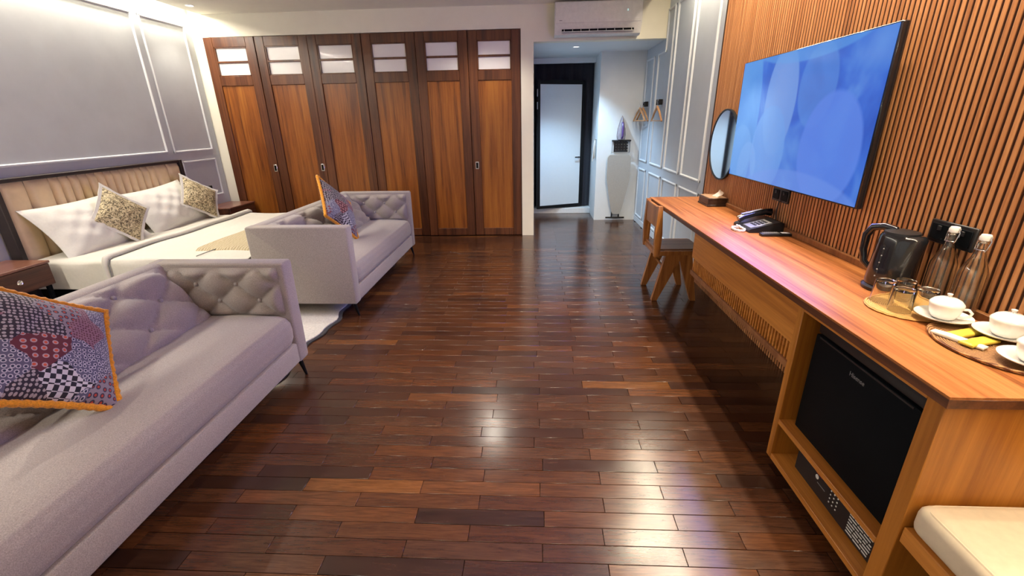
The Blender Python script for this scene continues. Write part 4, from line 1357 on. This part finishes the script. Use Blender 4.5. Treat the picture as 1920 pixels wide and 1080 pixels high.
obj('case', B().box(1.265, 1.432, 2.495, 2.537, ZD + 0.0005, ZD + 0.017, 0.006, 2), M['black_plastic'], rc)
for i in range(8):
    for j in range(3):
        obj('button', B().box(1.278 + i * 0.011, 1.285 + i * 0.011, 2.501 + j * 0.012, 2.508 + j * 0.012, ZD + 0.0165, ZD + 0.019), M['grey_print'], rc)
obj('label_strip', B().box(1.378, 1.42, 2.502, 2.530, ZD + 0.0165, ZD + 0.0178), M['white_print'], rc)

# kettle
kx, ky = 1.352, 1.675
kt = thing('electric_kettle', (kx, ky, ZD), 'black plastic electric kettle between the telephone and the bottles', 'kettle')
obj('power_base', B().lathe([(0.080, 0.001), (0.082, 0.012), (0.074, 0.020), (0.04, 0.022)], (kx, ky, ZD), 32), M['black_plastic'], kt)
def ell(prof2, c, n=32, sx=1.0, sy=1.0):
    b = B().lathe(prof2, (0, 0, 0), n)
    for v in b.bm.verts:
        v.co = Vector((v.co.x * sx + c[0], v.co.y * sy + c[1], v.co.z + c[2]))
    return b
kb = B().lathe([(0.074, 0.022), (0.076, 0.035), (0.072, 0.10), (0.066, 0.17), (0.063, 0.205), (0.058, 0.215), (0.02, 0.222)], (0, 0, 0), 36)
for v in kb.bm.verts:
    d = Vector((0.45, -1.0)).normalized()
    s = v.co.x * d.x + v.co.y * d.y
    if v.co.z > 0.12 and s > 0.045:
        k = (v.co.z - 0.12) / 0.09 * (s - 0.045) / 0.03
        v.co.x += d.x * 0.034 * min(k, 1.2)
        v.co.y += d.y * 0.034 * min(k, 1.2)
    v.co = Vector((v.co.x + kx, v.co.y + ky, v.co.z + ZD))
obj('body', kb, M['black_gloss'], kt, ang=50)
ld = obj('lid', B().lathe([(0.055, 0.216), (0.054, 0.224), (0.03, 0.230), (0.001, 0.231)], (kx, ky, ZD), 28), M['black_plastic'], kt)
hd = Vector((-0.45, 1.0, 0)).normalized()
hp = [(0.02, 0.226), (0.060, 0.232), (0.098, 0.222), (0.116, 0.19), (0.116, 0.13), (0.104, 0.085), (0.072, 0.06)]
obj('handle', B().tube([(kx + hd.x * a, ky + hd.y * a, ZD + b_) for a, b_ in hp], [0.012, 0.014, 0.015, 0.015, 0.014, 0.012, 0.010], 10), M['black_gloss'], kt, ang=80)
wv = Vector((-0.9, -0.25, 0)).normalized()
for k in range(5):
    obj('level_mark', B().sphere((kx + wv.x * (0.0745 - 0.002 * k), ky + wv.y * (0.0745 - 0.002 * k), ZD + 0.06 + 0.026 * k), 0.0028, 1, 1, 1, 8, 6), M['grey_metal'], kt)

# straw mat and four upturned tumblers
mat_ = thing('straw_mat', (1.270, 1.475, ZD), 'round woven straw mat under the four tumblers', 'mat')
obj('weave', B().lathe([(0.108, 0.0005), (0.110, 0.004), (0.107, 0.007), (0.102, 0.006), (0.05, 0.006), (0.001, 0.006)], (1.270, 1.475, ZD), 48), M['straw'], mat_)
obj('braided_rim', B().tube([(1.270 + 0.108 * math.cos(2 * math.pi * k / 60), 1.475 + 0.108 * math.sin(2 * math.pi * k / 60), ZD + 0.005 + 0.0008 * math.sin(k * 2.1)) for k in range(60)], 0.0045, 6, True), M['straw'], mat_)
gl_b = B().lathe([(0.033, 0.0), (0.0315, 0.0), (0.0292, 0.070), (0.001, 0.072), (0.001, 0.079), (0.028, 0.079), (0.0305, 0.074), (0.033, 0.0)], (0, 0, 0), 28, cap=False)
gl_me = gl_b.mesh('tumbler', 60)
gl_me.materials.append(M['glass'])
for (x_, y_), lab in zip(((1.232, 1.535), (1.300, 1.535), (1.232, 1.450), (1.306, 1.448)),
                         ('upturned clear tumbler on the straw mat nearest the kettle and desk front', 'upturned clear tumbler on the straw mat nearest the wall socket',
                          'upturned clear tumbler on the straw mat at the desk front near the cups', 'upturned clear tumbler on the straw mat beside the bottles')):
    o = link('tumbler', gl_me, None, (x_, y_, ZD + 0.0068))
    tag(o, lab, 'tumbler', 'upturned tumblers on the straw mat')

# swing-top bottles
def bottle(x_, y_, lab):
    t = thing('swing_top_bottle', (x_, y_, ZD), lab, 'bottle', 'swing-top glass bottles')
    p_out = [(0.001, 0.001), (0.034, 0.001), (0.0375, 0.006), (0.0375, 0.135), (0.036, 0.150), (0.029, 0.172), (0.020, 0.196), (0.0145, 0.218), (0.0135, 0.236), (0.0165, 0.240), (0.0165, 0.250), (0.0135, 0.253)]
    p_in = [(0.0100, 0.253), (0.0105, 0.236), (0.0115, 0.218), (0.017, 0.196), (0.026, 0.172), (0.033, 0.150), (0.0345, 0.135), (0.0345, 0.012), (0.001, 0.009)]
    obj('glass', B().lathe(p_out + p_in, (x_, y_, ZD), 28, cap=False), M['bottle_glass'], t, ang=60)
    obj('stopper', B().lathe([(0.008, 0.246), (0.0095, 0.254), (0.0145, 0.256), (0.0155, 0.266), (0.012, 0.274), (0.001, 0.276)], (x_, y_, ZD), 20), M['swing_white'], t, label='white porcelain stopper')
    w_ = B()
    for s in (-1, 1):
        w_.tube([(x_, y_ + s * 0.017, ZD + 0.268), (x_, y_ + s * 0.022, ZD + 0.255), (x_ - 0.004, y_ + s * 0.019, ZD + 0.228), (x_ - 0.006, y_ + s * 0.017, ZD + 0.222)], 0.0016, 6)
    w_.tube([(x_ + 0.0152 * math.cos(2 * math.pi * k / 20), y_ + 0.0152 * math.sin(2 * math.pi * k / 20), ZD + 0.226) for k in range(20)], 0.0016, 6, True)
    w_.tube([(x_, y_ - 0.018, ZD + 0.268), (x_, y_ + 0.018, ZD + 0.268)], 0.0016, 6)
    obj('wire_bail', w_, M['chrome'], t)
bottle(1.404, 1.535, 'clear swing-top glass bottle next to the kettle')
bottle(1.404, 1.425, 'clear swing-top glass bottle nearer the covered cups')

# rattan tray, covered cups on saucers, sachets
tx, ty, tr = 1.312, 1.190, 0.150
ty_ = thing('rattan_tray', (tx, ty, ZD), 'round woven rattan tray carrying the cups and sachets', 'tray')
tb_ = B().lathe([(0.140, 0.0005), (0.148, 0.003), (0.150, 0.009), (0.147, 0.012), (0.142, 0.010), (0.136, 0.006), (0.06, 0.006), (0.001, 0.006)], (0, 0, 0), 56)
for v in tb_.bm.verts:
    v.co = Vector((min(tx + v.co.x * 0.93, XS - 0.025), ty + v.co.y * 1.15, ZD + v.co.z))
obj('weave', tb_, M['rattan'], ty_)
def cup(x_, y_, ha, lab, sl, z0=ZD + 0.0125):
    s = obj('saucer', B().lathe([(0.001, 0.001), (0.036, 0.001), (0.040, 0.003), (0.066, 0.012), (0.072, 0.0155), (0.0725, 0.017), (0.066, 0.0148), (0.040, 0.0065), (0.001, 0.005)], (x_, y_, z0), 40, cap=False), M['porcelain'], ang=60)
    tag(s, sl, 'saucer', 'white saucers on the tray')
    z1 = z0 + 0.0062
    t = thing('covered_cup', (x_, y_, z1), lab, 'cup', 'white covered cups on saucers')
    obj('bowl', B().lathe([(0.001, 0.0005), (0.026, 0.0005), (0.030, 0.004), (0.038, 0.020), (0.0415, 0.040), (0.0418, 0.046), (0.039, 0.046), (0.036, 0.022), (0.026, 0.006), (0.001, 0.004)], (x_, y_, z1), 36, cap=False), M['porcelain'], t, ang=60)
    l_ = obj('lid', B().lathe([(0.043, 0.0455), (0.0435, 0.049), (0.041, 0.053), (0.033, 0.062), (0.020, 0.068), (0.006, 0.0705), (0.004, 0.074), (0.007, 0.078), (0.007, 0.081), (0.001, 0.083)], (x_, y_, z1), 36), M['porcelain'], t, ang=60)
    hx, hy = math.cos(ha), math.sin(ha)
    obj('handle', B().tube([(x_ + hx * r_, y_ + hy * r_, z1 + z_) for r_, z_ in ((0.038, 0.038), (0.052, 0.040), (0.061, 0.031), (0.058, 0.019), (0.046, 0.013), (0.034, 0.013))], 0.0042, 8), M['porcelain'], t, ang=80)
cup(1.300, 1.365, -0.75, 'white lidded cup on the saucer overlapping the straw mat', 'white saucer overlapping the straw mat')
cup(1.372, 1.240, -0.75, 'white lidded cup beside the slat wall', 'white saucer beside the slat wall')
cup(1.300, 1.085, -0.9, 'white lidded cup at the near end of the desk', 'white saucer at the near end of the desk')
def packet(name, c, ang_, l_, w_, t_, mat, lab, cat, grp, stripes=None):
    t = thing(name, (c[0], c[1], c[2]), lab, cat, grp)
    b = pillow_b(l_, w_, t_, 10, 0.0, 0.0004)
    obj('wrapper', b, mat, t, False, 80)
    if stripes:
        for (u0, u1, v0, v1, mt) in stripes:
            obj('print', B().box(l_ * u0, l_ * u1, w_ * v0, w_ * v1, t_ * 0.36, t_ * 0.56), mt, t, False)
    t.rotation_euler = (0, 0, ang_)
zp = ZD + 0.0125
packet('sugar_sachet', (1.232, 1.225, zp), -1.15, 0.125, 0.026, 0.010, M['paper'], 'long white paper sachet at the front rim of the tray', 'sachet', 'drink sachets on the tray')
packet('coffee_sachet', (1.285, 1.265, zp), 0.30, 0.11, 0.036, 0.008, M['yellow'], 'yellow drink sachet next to the cup by the straw mat', 'sachet', 'drink sachets on the tray', [(-0.2, 0.15, -0.2, 0.2, M['silver'])])
packet('coffee_sachet', (1.272, 1.205, zp + 0.002), 0.30, 0.11, 0.036, 0.008, M['yellow'], 'yellow and grey printed sachet next to the near cup', 'sachet', 'drink sachets on the tray', [(-0.45, 0.0, -0.3, 0.3, M['silver']), (-0.3, -0.1, -0.12, 0.12, M['white_print'])])
